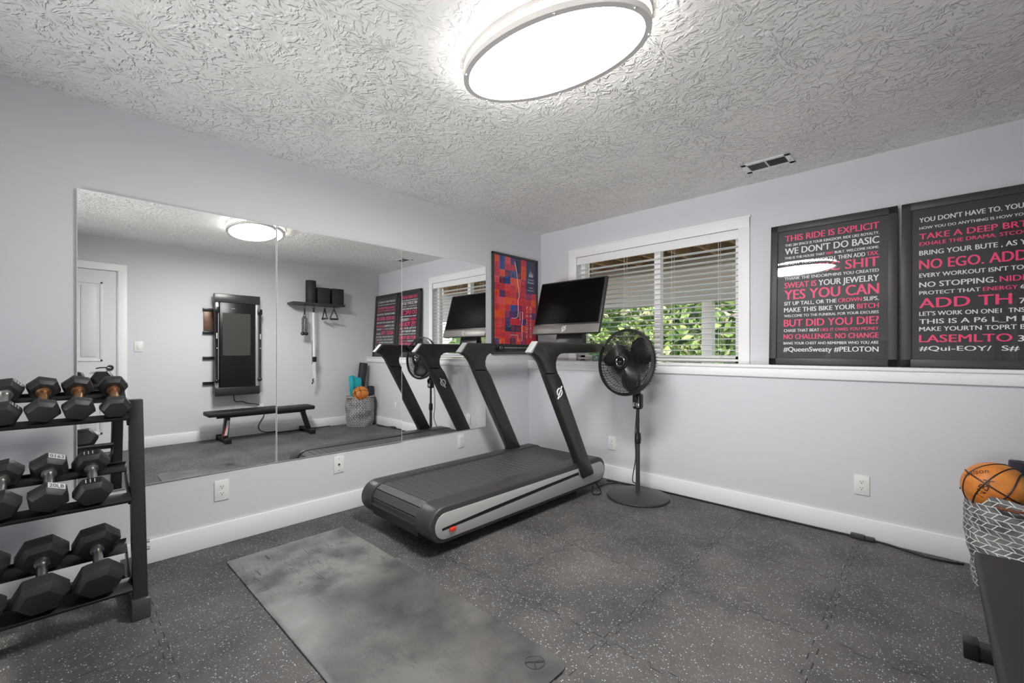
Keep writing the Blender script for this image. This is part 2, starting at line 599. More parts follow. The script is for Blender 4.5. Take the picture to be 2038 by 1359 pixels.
board('baseboard_right', [((W - BT, YS, 0), (W, -4.0, BH)), ((W - BT, -3.01, 0), (W, YL, BH))])
board('baseboard_south', [((BT, YS, 0), (.9, YS + BT, BH)), ((2.7, YS, 0), (W - BT, YS + BT, BH))])
# ledge above the bumped-out wall
b = B()
b.box((0, YL - .022, 1.03), (W, 0, 1.05), .004)
b.box((0, YL - .012, 1.018), (W, YL, 1.03), .002)
b.box((0, YL - .016, .966), (W, YL, 1.018), .003)
struct(b.build('trim_1', white_m), 'white ledge running under window and posters')
# window: casing and sashes
wn = thing('window_1', 'white double sliding window with painted casing', 'window', (1.227, 0, 1.05))
del wn['category']; wn['kind'] = 'structure'
b = B()
CW = .088
b.box((WX0 - CW, -.018, WZ0 - .002), (WX0 + .004, 0, WZ1 + .075), .004)
b.box((WX1 - .004, -.018, WZ0 - .002), (WX1 + .075, 0, WZ1 + .075), .004)
b.box((WX0 - CW, -.019, WZ1 - .004), (WX1 + .075, 0, WZ1 + .077), .004)
b.box((WX0 - CW - .008, -.026, WZ1 + .068), (WX1 + .083, 0, WZ1 + .082), .003)
b.build('casing', white_m, wn)
b = B()
b.box((WX0, .075, WZ0), (WX0 + .05, .13, WZ1)); b.box((WX1 - .05, .075, WZ0), (WX1, .13, WZ1))
b.box((WX0, .075, WZ1 - .05), (WX1, .13, WZ1)); b.box((WX0, .075, WZ0), (WX1, .13, WZ0 + .05))
b.box((1.262, .07, WZ0), (1.318, .13, WZ1))
b.build('sash', white_m, wn)
for x0, x1, y in ((WX0 + .05, 1.262, .105), (1.318, WX1 - .05, .105)):
    b = B(); b.box((x0, y, WZ0 + .05), (x1, y + .004, WZ1 - .05)); b.build('pane', glass_m, wn, smooth=0)
# blind
bl = thing('window_blind', 'white wooden slat blind lowered over the window, slats open', 'blind', (1.227, .03, WZ0))
b = B(); b.box((WX0 + .006, -.004, WZ1 - .078), (WX1 - .006, .008, WZ1 - .006), .003); b.box((WX0 + .01, .008, WZ1 - .05), (WX1 - .01, .055, WZ1 - .004), .002)
look(b.build('valance', blind_m, bl), 'flat white valance')
b = B()
z = WZ0 + .055
while z < WZ1 - .09:
    b.box((WX0 + .01, .007, z - .0014), (WX1 - .01, .055, z + .0014), .0008, 1, mtx=Matrix.Translation((0, .031, z)) @ Matrix.Rotation(math.radians(-6), 4, 'X') @ Matrix.Translation((0, -.031, -z)))
    z += .0445
b.build('slats', blind_m, bl)
b = B(); b.box((WX0 + .01, .008, WZ0 + .012), (WX1 - .01, .054, WZ0 + .030), .003); b.build('bottom_rail', blind_m, bl)
b = B()
for x in (.62, 1.0, 1.45, 1.83):
    for y in (.006, .057): b.tube([(x, y, WZ0 + .02), (x, y, WZ1 - .05)], .0012, 5)
b.build('ladder_cords', blind_m, bl)
b = B(); b.tube([(.62, -.006, WZ1 - .08), (.62, -.008, WZ1 - .75)], .004, 8); b.build('wand', blind_m, bl)
# door in the right wall
dr = thing('door_1', 'white panelled door with dark lever handle', 'door', (W, -3.5, 0))
del dr['category']; dr['kind'] = 'structure'
DY0, DY1 = -3.905, -3.105
b = B()
b.box((W + .012, DY0, .006), (W + .046, DY1, 2.03))
for (a0, a1) in ((DY0 + .13, -3.565), (-3.445, DY1 - .145)):
    for (z0, z1) in ((.21, .80), (1.02, 1.90)):
        for k in range(1):
            pass
b.build('door_slab', door_m, dr)
b = B()
for (a0, a1) in ((DY0 + .12, -3.56), (-3.45, DY1 - .12)):
    for (z0, z1) in ((.21, .80), (1.02, 1.90)):
        fw = .022
        b.box((W + .004, a0, z0), (W + .013, a0 + fw, z1), .003); b.box((W + .004, a1 - fw, z0), (W + .013, a1, z1), .003)
        b.box((W + .004, a0, z0), (W + .013, a1, z0 + fw), .003); b.box((W + .004, a0, z1 - fw), (W + .013, a1, z1), .003)
        b.box((W + .006, a0 + .05, z0 + .05), (W + .013, a1 - .05, z1 - .05), .005)
b.build('panel_moulding', door_m, dr)
b = B()
b.box((W - .016, DY1 + .004, 0), (W, DY1 + .082, 2.11), .004); b.box((W - .016, DY0 - .082, 0), (W, DY0 - .004, 2.11), .004)
b.box((W - .017, DY0 - .082, 2.034), (W, DY1 + .082, 2.112), .004)
b.box((W, DY1 + .004, 0), (W + .06, DY1 + .02, 2.05)); b.box((W, DY0 - .02, 0), (W + .06, DY0 - .004, 2.05)); b.box((W, DY0 - .02, 2.034), (W + .06, DY1 + .02, 2.05))
b.build('door_casing', white_m, dr)
b = B()
b.cyl((W + .012, -3.165, .945), (W - .002, -3.165, .945), .031, 28, bev=.003)
b.cyl((W + .002, -3.165, .945), (W - .05, -3.165, .945), .011, 16)
b.tube(spline([(W - .048, -3.165, .945), (W - .052, -3.20, .950), (W - .050, -3.245, .951), (W - .046, -3.285, .942)]), .007, 10)
b.build('lever_handle', blackg_m, dr)

# ------------------------------------------------------------------ outside
b = B(); b.box((-9, .14, -.6), (13, 16, -.5)); struct(b.build('ground', ground_m, smooth=0), 'lawn outside the window')
b = B(); b.box((-9, .5, .05), (13, 3.0, .3)); struct(b.build('terrain', beam_m, smooth=0), 'concrete patio outside')
b = B(); b.box((-3, YS - 3.4, -.3), (7, YS - 2.6, 2.9)); struct(b.build('terrain', M('sky_block_dark', (40, 52, 30), .9), smooth=0), 'added dark block hiding the sky beyond the patio door')  # unseen block added to keep bright sky out of the poster glass
b = B()
for i in range(26): b.box((-6 + i * .40, .2, 2.52), (-6 + i * .40 + .045, 3.0, 2.72))
b.box((-6, .2, 2.72), (6, 3.3, 2.75)); b.box((-6, 3.2, 2.45), (6, 3.3, 2.75)); b.box((-6, .2, 2.45), (-5.9, 3.3, 2.75))
struct(b.build('beam_wood', joist_m, smooth=0), 'brown deck joists over the patio')
b = B(); b.box((-7, 2.95, 1.86), (7, 3.10, 2.40), .01); b.box((-7, 3.1, 2.2), (7, 3.3, 2.52)); struct(b.build('beam', beam_m, smooth=0), 'grey deck beam outside window')
b = B(); b.box((.60, 2.93, .29), (.75, 3.06, 1.87), .006); tag(b.build('porch_post', porch_m, org=(.675, 3, .29)), 'white porch post outside the right half of the window', 'post')
b = B()
rnd = random.Random(3)
for i in range(11000):
    x = rnd.uniform(-8, 9); z = rnd.uniform(-.5, 4.2) ; y = 5.2 + rnd.uniform(0, 2.2) + .35 * math.sin(x * 2.1) + .25 * z
    s = rnd.uniform(.06, .17)
    m = Matrix.Translation((x, y, z)) @ Euler((rnd.uniform(-1, 1), rnd.uniform(-1, 1), rnd.uniform(0, 6))).to_matrix().to_4x4()
    q = [m @ Vector(c) for c in ((-s, 0, 0), (0, -s * .1, -s * .45), (s, 0, 0), (0, s * .1, s * .45))]
    b._add(q, [(0, 1, 2, 3)])
o = b.build('foliage', leaf_m, smooth=0)
b = B(); b.box((-10, 8.2, -.5), (12, 8.6, 4.4)); struct(b.build('terrain', M('hedge_green', (74, 104, 52), .9, vary=.5), smooth=0), 'dense green hedge at the end of the garden')
o = bpy.data.objects['foliage']; o['kind'] = 'stuff'; o['label'] = 'sunlit green shrubs and trees beyond the patio'; o['category'] = 'foliage'

# ================================================================== MIRRORS
def mirror(y0, y1, label, tilt=None):
    z0, z1 = .430, 1.953
    yc = (y0 + y1) / 2
    r = thing('wall_mirror', label, 'mirror', (.010 if tilt else .005, yc, (z0 + z1) / 2), (0, 0, 0), 'frameless wall mirrors', local=True)
    hw, hh = (y1 - y0) / 2 - .0012, (z1 - z0) / 2
    b = B(); b.box((-.002, -hw, -hh), (.0022, hw, hh)); b.build('glass_edge', edge_m, r, smooth=0)
    b = B(); b._add([(.0026, -hw + .0024, -hh + .002), (.0026, hw - .0024, -hh + .002), (.0026, hw - .0024, hh - .002), (.0026, -hw + .0024, hh - .002)], [(0, 1, 2, 3)])
    b.build('mirror_face', mirror_m, r, smooth=0)
    if tilt:
        n = Vector((1, tilt[0], tilt[1])).normalized()
        r.rotation_mode = 'QUATERNION'
        r.rotation_quaternion = Vector((1, 0, 0)).rotation_difference(n)
    return r
mirror(-3.556, -2.643, 'frameless wall mirror panel behind the dumbbell rack', (.008, -.0015))
mirror(-2.642, -1.723, 'frameless wall mirror panel between the other two mirror panels', (-.006, 0))
mirror(-1.722, -.812, 'frameless wall mirror panel beside the treadmill and the colourful poster')

# ================================================================== OUTLETS
def wall_plate(name, pos, face, kind, label, group=None):
    """face: outward normal"""
    n = Vector(face); u = Vector((0, 0, 1)).cross(n); v = Vector((0, 0, 1))
    m = Matrix((u, v, n)).transposed().to_4x4()
    m.translation = Vector(pos)
    r = thing(name, label, 'light switch' if kind == 'switch' else 'outlet', pos, group=group)
    hw, hh = (.039, .060) if kind == 'switch' else (.0375, .060)
    b = B(); b.box((-hw, -hh, 0), (hw, hh, .006), .0025, mtx=m); b.build('cover_plate', plate_m, r)
    if kind == 'duplex':
        for s in (-1, 1):
            b = B()
            b.prism([(.0165 * math.cos(a) , .0145 * math.sin(a) + s * .0195) for a in [2 * PI * i / 24 for i in range(24)]], .004, .0075, 2, mtx=m)
            rc = b.build('receptacle', plate_m, r)
            b = B()
            for x in (-.0062, .0062): b.box((x - .0012, s * .0195 + .001, .007), (x + .0012, s * .0195 + .0085, .0079), mtx=m)
            b.prism([(.0026 * math.cos(a), .0026 * math.sin(a) + s * .0195 - .0065) for a in [2 * PI * i / 12 for i in range(12)]], .007, .0079, 2, mtx=m)
            look(b.build('slots', slot_m, rc), 'dark slots')
    elif kind == 'coax':
        b = B()
        b.prism([(.006 * math.cos(a), .006 * math.sin(a)) for a in [2 * PI * i / 16 for i in range(16)]], .005, .012, 2, mtx=m)
        look(b.build('jack', slot_m, r), 'dark round jack')
        for s in (-1, 1):
            b = B(); b.prism([(.003 * math.cos(a), s * .042 + .003 * math.sin(a)) for a in [2 * PI * i / 10 for i in range(10)]], .005, .0075, 2, mtx=m)
            b.build('screw', chrome_m, r)
    else:
        b = B(); b.box((-.016, -.032, .004), (.016, .032, .010), .002, mtx=m); b.build('rocker', plate_m, r)
    return r
wall_plate('outlet', (.0005, -2.942, .318), (1, 0, 0), 'duplex', 'white duplex outlet under the mirrors, nearest the dumbbell rack')
wall_plate('cable_jack', (.0005, -2.230, .339), (1, 0, 0), 'coax', 'white wall plate with one round cable jack under the middle mirror')
wall_plate('outlet', (.0005, -1.111, .338), (1, 0, 0), 'duplex', 'white duplex outlet low on mirror wall behind the treadmill rail')
wall_plate('outlet', (.992, YL - .0005, .325), (0, -1, 0), 'duplex', 'white duplex outlet between the treadmill and the fan pole')
wall_plate('outlet', (2.737, YL - .0005, .325), (0, -1, 0), 'duplex', 'white duplex outlet below the framed posters, left of hamper')
wall_plate('outlet', (W - .0005, -1.64, .345), (-1, 0, 0), 'duplex', 'white duplex outlet behind the weight bench, seen in the mirror')
wall_plate('light_switch', (W - .0005, -2.922, 1.185), (-1, 0, 0), 'switch', 'white rocker light switch beside the door, seen in mirror')

# ================================================================== CEILING LIGHT + VENT
LX, LY, LA, LB, LPH = 1.925, -2.222, .413, .232, .165
lt = thing('ceiling_light', 'large oval ceiling light with brushed metal rings, switched on', 'ceiling light', (LX, LY, H), (0, 0, LPH), local=True)
def oval_ring(b, a_out, b_out, wdt, z0, z1, n=96):
    R = []
    for k in range(n):
        c, s = math.cos(2 * PI * k / n), math.sin(2 * PI * k / n)
        R.append([b.bm.verts.new((a * c, q * s, z)) for a, q, z in ((a_out, b_out, z0), (a_out, b_out, z1), (a_out - wdt, b_out - wdt, z1), (a_out - wdt, b_out - wdt, z0))])
    for k in range(n):
        A, Bq = R[k], R[(k + 1) % n]
        for i in range(4): b.bm.faces.new((A[i], Bq[i], Bq[(i + 1) % 4], A[(i + 1) % 4]))
b = B(); oval_ring(b, LA, LB, .012, -.016, 0); bmesh.ops.recalc_face_normals(b.bm, faces=b.bm.faces[:]); b.build('upper_ring', ring_m, lt)
b = B(); oval_ring(b, LA, LB, .024, -.066, -.042); bmesh.ops.recalc_face_normals(b.bm, faces=b.bm.faces[:]); b.build('lower_ring', ring_m, lt)
b = B()
n = 96
prof = [(1.0, 0), (1.0, -.042), (.985, -.052), (.9, -.055), (.6, -.057), (.25, -.058)]
A = []
for f, z in prof: A.append([b.bm.verts.new(((LA - .025) * f * math.cos(2 * PI * k / n), (LB - .025) * f * math.sin(2 * PI * k / n), z)) for k in range(n)])
for j, (p0, p1) in enumerate(zip(A, A[1:])):
    for k in range(n):
        f = b.bm.faces.new((p0[k], p1[k], p1[(k + 1) % n], p0[(k + 1) % n]))
        f.material_index = 1 if j == 0 else 0
b.bm.faces.new(A[-1][::-1])
bmesh.ops.recalc_face_normals(b.bm, faces=b.bm.faces[:])
look(b.build('diffuser', [lamp_m, lamps_m], lt), 'glowing white acrylic diffuser')
for a in (20, 100, 160, 215, 290, 340):
    x, y = (LA - .004) * math.cos(math.radians(a)), (LB - .004) * math.sin(math.radians(a))
    b = B(); b.cyl((x, y, -.014), (x, y, -.044), .0035, 10); b.sphere((x, y, -.068), .005, 10); b.build('standoff', chrome_m, lt)

vt = thing('ceiling_vent', 'white metal ceiling vent with dark louvres above the window wall', 'vent', (2.256, -.325, H))
b = B()
vx0, vx1, vy0, vy1 = 2.112, 2.400, -.415, -.235
b.box((vx0, vy0, H - .005), (vx1, vy0 + .032, H), .0015); b.box((vx0, vy1 - .032, H - .005), (vx1, vy1, H), .0015)
b.box((vx0, vy0, H - .005), (vx0 + .034, vy1, H), .0015); b.box((vx1 - .034, vy0, H - .005), (vx1, vy1, H), .0015)
b.box((2.250, vy0, H - .0055), (2.260, vy1, H), .001)
b.build('vent_frame', plate_m, vt)
b = B(); b.box((vx0 + .03, vy0 + .03, H - .0015), (vx1 - .03, vy1 - .03, H - .0005)); b.build('dark_opening', slot_m, vt, smooth=0)
b = B()
for i in range(21):
    x = vx0 + .042 + i * .0102
    b.box((x - .0009, vy0 + .03, H - .0065), (x + .0009, vy1 - .03, H - .0012), mtx=Matrix.Translation((x, 0, H)) @ Matrix.Rotation(.5 if x < 2.255 else -.5, 4, 'Y') @ Matrix.Translation((-x, 0, -H)))
b.build('louvres', M('vent_grey', (120, 118, 114), .5), vt)
b = B(); b.box((vx1 - .024, -.33, H - .012), (vx1 - .018, -.31, H - .004), .001); b.build('damper_lever', plate_m, vt)

# ================================================================== POSTERS
def picture(name, label, org, u, nrm, w, h, lean, fw=.045):
    """returns thing and local frame: x along u, y up, z outwards; base at org (bottom centre back)"""
    u, nrm = Vector(u), Vector(nrm)
    up = Vector((0, 0, 1))
    m = Matrix((u, up, nrm)).transposed()
    r = thing(name, label, 'poster', org, local=True)
    r.rotation_euler = (m @ Matrix.Rotation(-lean, 3, 'X')).to_euler()
    return r
def frame_parts(r, w, h, fw, paper):
    d = .022
    b = B()
    b.box((-w / 2, 0, 0), (-w / 2 + fw, h, d), .002); b.box((w / 2 - fw, 0, 0), (w / 2, h, d), .002)
    b.box((-w / 2, 0, 0), (w / 2, fw, d), .002); b.box((-w / 2, h - fw, 0), (w / 2, h, d), .002)
    b.build('frame', framem, r)
    b = B(); b.box((-w / 2 + .01, .01, .002), (w / 2 - .01, h - .01, .010)); p = b.build('print', paper, r, smooth=0)
    b = B(); b.box((-w / 2 + fw - .004, fw - .004, .0145), (w / 2 - fw + .004, h - fw + .004, .0165)); b.build('glazing', glass_m, r, smooth=0)
    return p
def text_poster(r, w, h, fw, lines, x0, x1, top, bot):
    paper = frame_parts(r, w, h, fw, print_m)
    ih = h - 2 * fw
    for segs, y0, y1 in lines:          # y0 cap top, y1 baseline in the measuring scale
        b = B()
        zb = fw + ih * (bot - y1) / (bot - top)
        ch = ih * (y1 - y0) / (bot - top)
        segs = [(q + (1,))[:3] for q in segs]
        tot = sum(glyphs(s)[2] * f for s, _, f in segs) + .28 * (len(segs) - 1)
        k = (x1 - x0) / tot
        x = x0
        for s, c, f in segs:
            b.mi = c
            wd_ = glyphs(s)[2] * k * f
            b.text(s, (x, zb, .0104), (1, 0, 0), (0, 1, 0), ch * f, wd_, bold=True)
            x += wd_ + .28 * k
        cs = {c for _, c, _ in segs}
        look(b.build('text_line', [wtext_m, pink_m], paper, org=(0, 0, 0), smooth=0), 'line of hot pink lettering' if cs == {1} else 'line of white lettering' if cs == {0} else 'line of white and hot pink lettering')
L1 = [
    ([('THIS RIDE IS EXPLICIT', 1)], 348, 386), ([('THIS 284 SPACE IS YOUR KINGDOM. RIDE LIKE ROYALTY.', 0)], 403, 419),
    ([('WE DON\'T DO BASIC', 0)], 431, 471), ([('THIS IS THE HOUSE THAT', 0), ('GRIT', 1), ('BUILT. WELCOME HOME.', 0)], 487, 502),
    ([('KNOW YOUR WORTH. THEN ADD', 0), ('TAX.', 1)], 516, 540), ([('DO EPIC SHIT', 1)], 550, 604),
    ([('THANK THE ENDORPHINS YOU CREATED', 0)], 620, 638), ([('SWEAT IS', 1), ('YOUR JEWELRY', 0)], 655, 690),
    ([('YES YOU CAN', 1)], 704, 764), ([('SIT UP TALL, OR THE', 0), ('CROWN', 1), ('SLIPS.', 0)], 779, 802),
    ([('MAKE THIS BIKE YOUR', 0), ('BITCH', 1)], 818, 846), ([('WELCOME TO THE FUNERAL FOR YOUR EXCUSES', 0)], 862, 878),
    ([('BUT DID YOU DIE?', 1)], 894, 938), ([('CHASE THAT BEAT', 0), ('LIKE IT OWES YOU MONEY', 1)], 955, 973),
    ([('NO CHALLENGE. NO CHANGE', 1)], 988, 1018), ([('BANG YOUR CHEST AND REMEMBER WHO YOU ARE', 0)], 1037, 1053),
    ([('#QueenSweaty #PELOTON', 0)], 1069, 1098)]
L2 = [
    ([('YOU DON\'T HAVE TO. YOU GET TO.', 0)], 229, 259), ([('HOW YOU DO ANYTHING IS HOW YOU DO IT ALL.', 0)], 288, 305),
    ([('TAKE A DEEP BRTATH.', 1)], 334, 371), ([('EXHALE THE DRAMA. STCOCHIDOG.', 1)], 389, 412),
    ([('BRING YOUR BUTE , AS YOU GO', 0)], 445, 475), ([('NO EGO. ADD ON', 1)], 506, 566),
    ([('EVERY WORKOUT ISN\'T TOWN END', 0)], 594, 620), ([('NO STOPPING.', 0), ('NIDHE ON', 1)], 651, 684),
    ([('PROTECT THAT', 0), ('ENERGY', 1), ('6EUSIVE S', 0)], 709, 732), ([('ADD TH', 1), ('75A 07.', 0, .5)], 756, 818),
    ([('LET\'S WORK ON ONE1  TNSTTOOGE', 0)], 842, 868), ([('THIS IS A P6 L_M K SA,7', 0)], 890, 920),
    ([('MAKE YOURTN TOPRT BE.', 0), ('TE 2N', 1)], 940, 967), ([('LASEMLTO', 1), ('3625 4', 0, .75)], 992, 1038),
    ([('#Qui-EOY/  S#  PFIC', 0)], 1063, 1092)]
PW, PH = .686, .988
LEAN = .066
r = picture('framed_poster', 'black framed text poster in white and pink, next to the window', (2.553, -.0885, 1.051), (1, 0, 0), (0, -1, 0), PW, PH, LEAN)
text_poster(r, PW, PH, .045, L1, -PW / 2 + .088, PW / 2 - .088, 318, 1141)
r = picture('framed_poster', 'black framed text poster in white and pink, in the room corner', (3.256, -.0885, 1.051), (1, 0, 0), (0, -1, 0), PW, PH, LEAN)
text_poster(r, PW, PH, .045, L2, -PW / 2 + .080, PW / 2 - .068, 172, 1150)

# colourful race poster on the left wall
r = picture('framed_poster', 'framed red and blue patchwork poster on the mirror wall corner', (.001, -.405, 1.115), (0, 1, 0), (1, 0, 0), .665, .988, 0)
pp = [M('poster_navy', (34, 40, 84), .5), M('poster_red', (226, 46, 52), .5), M('poster_orange', (238, 84, 34), .5), M('poster_magenta', (178, 34, 74), .5),
      M('poster_purple', (92, 44, 112), .5), M('poster_blue', (36, 84, 168), .5), wtext_m, M('poster_rose', (232, 84, 96), .5)]
paper = frame_parts(r, .665, .988, .022, pp[0])
b = B()
pw, ph = .621, .944
x0, y0 = -pw / 2, .022
nx, ny = 8, 14
cw, ch = pw / nx, ph / ny
rn = random.Random(11)
ink = B()
for j in range(ny):
    for i in range(nx):
        right = i >= 6 and j >= 9
        if right: continue
        if i < 5: c = rn.choice([0, 1, 2, 2, 1, 5, 4, 7, 3])
        else: c = rn.choice([3, 1, 3, 4, 1, 2])
        a, q = x0 + i * cw, y0 + j * ch
        b.mi = c
        b._add([(a, q, .0102), (a + cw, q, .0102), (a + cw, q + ch, .0102), (a, q + ch, .0102)], [(0, 1, 2, 3)])
        k = rn.random()
        alt = {1: 3, 2: 1, 3: 1, 4: 1, 5: 0, 7: 1, 0: 3}[c]
        ink.mi = alt
        cx, cy = a + cw / 2, q + ch / 2
        if k < .38:
            for rad in (.026, .014):
                n = 20
                V = [(cx + rr * math.cos(2 * PI * t / n), cy + rr * math.sin(2 * PI * t / n), .0106) for t in range(n) for rr in (rad, rad - .006)]
                ink._add(V, [(2 * t, 2 * t + 1, (2 * t + 3) % (2 * n), (2 * t + 2) % (2 * n)) for t in range(n)])
        elif k < .6:
            for t in range(4):
                xx = a + .010 + t * .016
                ink._add([(xx, q + .010, .0106), (xx + .008, q + .010, .0106), (xx + .008, q + ch - .012, .0106), (xx, q + ch - .012, .0106)], [(0, 1, 2, 3)])
        elif k < .75:
            ink._add([(a + .01, q + .01, .0106), (a + cw - .01, q + .01, .0106), (cx, q + ch - .01, .0106)], [(0, 1, 2)])
b.build('patchwork', pp, paper, org=(0, 0, 0), smooth=0)
look(ink.build('patchwork_motifs', pp, paper, org=(0, 0, 0), smooth=0), 'rings, bars and triangles in the squares')
b = B()
route = [(-.02, .93), (.0, .88), (.015, .80), (.025, .72), (.04, .66), (.05, .60), (.03, .54), (.035, .46), (.03, .38), (-.01, .36), (-.06, .36)]
b.tube([(x, y, .0115) for x, y in route], .0028, 5)
b.tube([(.06, .35, .0115), (.06, .43, .0115), (.10, .43, .0115), (.10, .36, .0115), (.09, .28, .0115), (.09, .13, .0115), (.03, .13, .0115), (.03, .19, .0115), (-.08, .19, .0115)], .0026, 5)
look(b.build('route_line', wtext_m, paper, org=(0, 0, 0)), 'thin white route line')
b = B()
ex, ey = .225, .80
for dx, hh in ((-.03, .05), (-.012, .09), (.006, .065), (.024, .05)):
    b._add([(ex + dx, ey, .0114), (ex + dx + .013, ey + .008, .0114), (ex + dx + .008, ey + hh, .0114)], [(0, 1, 2)])
look(b.build('flame_emblem', wtext_m, paper, org=(0, 0, 0), smooth=0), 'white flame emblem')
for word, dy, hh, ww in (('CHICAGO', .035, .014, .09), ('Marathon', .065, .020, .10), ('OCTOBER', .115, .010, .06), ('CHICAGO IL', .145, .012, .11)):
    b = B(); b.text(word, (ex, ey - dy, .0110), (1, 0, 0), (0, 1, 0), hh, ww, 'C'); look(b.build('text_line', wtext_m, paper, org=(0, 0, 0), smooth=0), 'small line of white lettering')
for word, xx in (('PIMICUPE', .165), ('GIMICRCO', .225)):
    b = B()
    for i, chh in enumerate(word): b.text(chh, (xx, .46 - i * .042, .0114), (1, 0, 0), (0, 1, 0), .030, None, 'C')
    look(b.build('text_column', wtext_m, paper, org=(0, 0, 0), smooth=0), 'column of white letters')

# ================================================================== TREADMILL
TX0, TX1 = .300, 1.085          # deck outer faces
ty0, ty1, tz0, tz1 = -2.215, -.455, .070, .277
T = thing('treadmill', 'black slat-belt treadmill with large tilted touchscreen', 'treadmill', (.69, -1.33, 0))
def capsule(y0, y1, z0, z1, n=14):
    rr = (z1 - z0) / 2; zc = (z0 + z1) / 2
    return arc((y1 - rr, zc), rr, -PI / 2, PI / 2, n) + arc((y0 + rr, zc), rr, PI / 2, 3 * PI / 2, n)
for x0, x1 in ((TX0, .415), (.935, TX1)):
    b = B(); b.prism(capsule(ty0, ty1, tz0, tz1), x0, x1, 0, .012, seg=3); b.build('side_rail', tread_m, T)
for s, xa, xb in ((1, TX1 - .004, TX1 + .004), (-1, TX0 - .004, TX0 + .004)):
    b = B(); b.prism(capsule(ty0 + .034, ty1 - .022, tz0 + .024, tz1 - .036), xa, xb, 0, .002)
    sp = look(b.build('side_panel', silver_m, T), 'brushed silver side panel')
    xf = xb if s > 0 else xa
    b = B()
    pts = [(xf, ty0 + .08, .150), (xf, -1.75, .172), (xf, -1.2, .193), (xf, -.9, .203), (xf, -.84, .204), (xf, -.835, .190)]
    pl = [(p[1], p[2] + .010) for p in pts] + [(p[1], p[2] - .012 * (1 if i else .3)) for i, p in reversed(list(enumerate(pts)))]
    b.prism(pl, xf - .001, xf + .001, 0); look(b.build('groove', groove_m, sp), 'long black groove')
    if s > 0:
        b = B(); b.box((xf - .001, -2.085, .128), (xf + .014, -2.045, .150), .004); look(b.build('safety_tab', red_m, sp), 'small red tab')
b = B(); b.prism(capsule(ty0 + .035, ty1 - .03, tz0 + .02, tz1 - .030), .417, .933, 0); b.build('underbody', groove_m, T)
# slats along the capsule
b = B()
cy0, cy1, cz0, cz1 = ty0 + .022, ty1 - .02, tz0 + .012, tz1 - .010
rr = (cz1 - cz0) / 2; zc = (cz0 + cz1) / 2
Lst = (cy1 - rr) - (cy0 + rr)
tot = 2 * Lst + 2 * PI * rr
pitch = tot / 66
for i in range(66):
    s = i * pitch + .01
    if s < Lst: p, a = (cy0 + rr + s, cz1), 0
    elif s < Lst + PI * rr:
        t = (s - Lst) / rr; p, a = (cy1 - rr + rr * math.sin(t), zc + rr * math.cos(t)), -t
    elif s < 2 * Lst + PI * rr: p, a = (cy1 - rr - (s - Lst - PI * rr), cz0), PI
    else:
        t = (s - 2 * Lst - PI * rr) / rr; p, a = (cy0 + rr - rr * math.sin(t), zc - rr * math.cos(t)), PI - t
    if p[1] < zc - .02: continue
    m = Matrix.Translation((0, p[0], p[1])) @ Matrix.Rotation(a, 4, 'X')
    b.box((.420, -pitch / 2 + .002, -.012), (.930, pitch / 2 - .002, .002), .002, 1, mtx=m)
m_, t_, p_ = new_mat('slat_rubber')
g = N(t_)
p_.inputs['Base Color'].default_value = lin(70, 69, 68); p_.inputs['Roughness'].default_value = .5
t_.links.new(g.bump(g.voro(g.obj(), 130)['Distance'], .5, .003), p_.inputs['Normal'])
look(b.build('slat_belt', m_, T), 'ribbed slat running belt')
b = B(); b.prism([(ty0 + .03, .175), (ty0 + .012, .150), (ty0 + .028, .085), (ty0 + .12, .055), (ty0 + .3, .05), (ty0 + .3, .12)], .416, .934, 0); b.build('front_skirt', treadd_m, T)
for x in (.40, .95):
    for y in (-1.95, -.72):
        b = B(); b.cyl((x, y, 0), (x, y, .085), .026, 16, bev=.003); b.build('foot', black_m, T)
# posts and handrails
post = [(-1.245, .985), (-.865, .31), (-.815, .185), (-.785, .155), (-.650, .165), (-.655, .20), (-.735, .33), (-1.075, .945), (-1.110, .985)]
head = [(-1.245, .986), (-1.110, .986), (-1.130, 1.02), (-1.133, 1.06), (-1.118, 1.10), (-1.085, 1.122), (-1.05, 1.128), (-.36, 1.132), (-.36, 1.205),
        (-1.31, 1.213), (-1.335, 1.208), (-1.400, 1.135), (-1.385, 1.128), (-1.33, 1.105), (-1.285, 1.06)]
for x0, x1, s in ((.293, .358, -1), (1.042, 1.107, 1)):
    b = B(); b.prism(post, x0, x1, 0, .012, seg=3); pst = b.build('post', carbon_m, T)
    b = B(); b.prism(head, x0, x1, 0, .012, seg=3); hd = b.build('handrail', carbon_m, T)
    b = B(); b.prism([(-1.410, 1.139), (-1.340, 1.214), (-1.328, 1.212), (-1.396, 1.131)], x0 + .006, x1 - .006, 0, .003)
    look(b.build('end_cap', silver_m, hd), 'slanted silver end cap')
    xo = x1 if s > 0 else x0
    b = B(); emblem(b, (xo, -1.10, .845), (0, s, 0), (0, -.1, .99), .075, .001); look(b.build('emblem', logo_m, pst), 'pale round emblem')
    xi = x0 if s > 0 else x1
    d = -s
    b = B(); b.cyl((xi - d * .002, -.985, 1.175), (xi + d * .030, -.985, 1.175), .034, 28, bev=.004); kb = b.build('dial_knob', black_m, hd)
    b = B(); n = 20
    b.tube([(xi + d * .031, -.985 + .014 * math.cos(2 * PI * t / n), 1.175 + .014 * math.sin(2 * PI * t / n)) for t in range(n)], .0018, 6, closed=True); b.build('knob_ring', chrome_m, kb)
    b = B(); b.box((xi - .002 if d > 0 else xi - .012, -.92, 1.168), (xi + .012 if d > 0 else xi + .002, -.60, 1.180), .003); b.build('grip_strip', chin_m, hd)
b = B(); b.box((.350, -.47, 1.140), (1.050, -.385, 1.198), .010); b.build('crossbar', carbon_m, T)
b = B(); b.prism([(-.46, 1.19), (-.37, 1.19), (-.385, 1.42), (-.41, 1.42)], .555, .845, 0, .008); b.build('screen_neck', treadd_m, T)
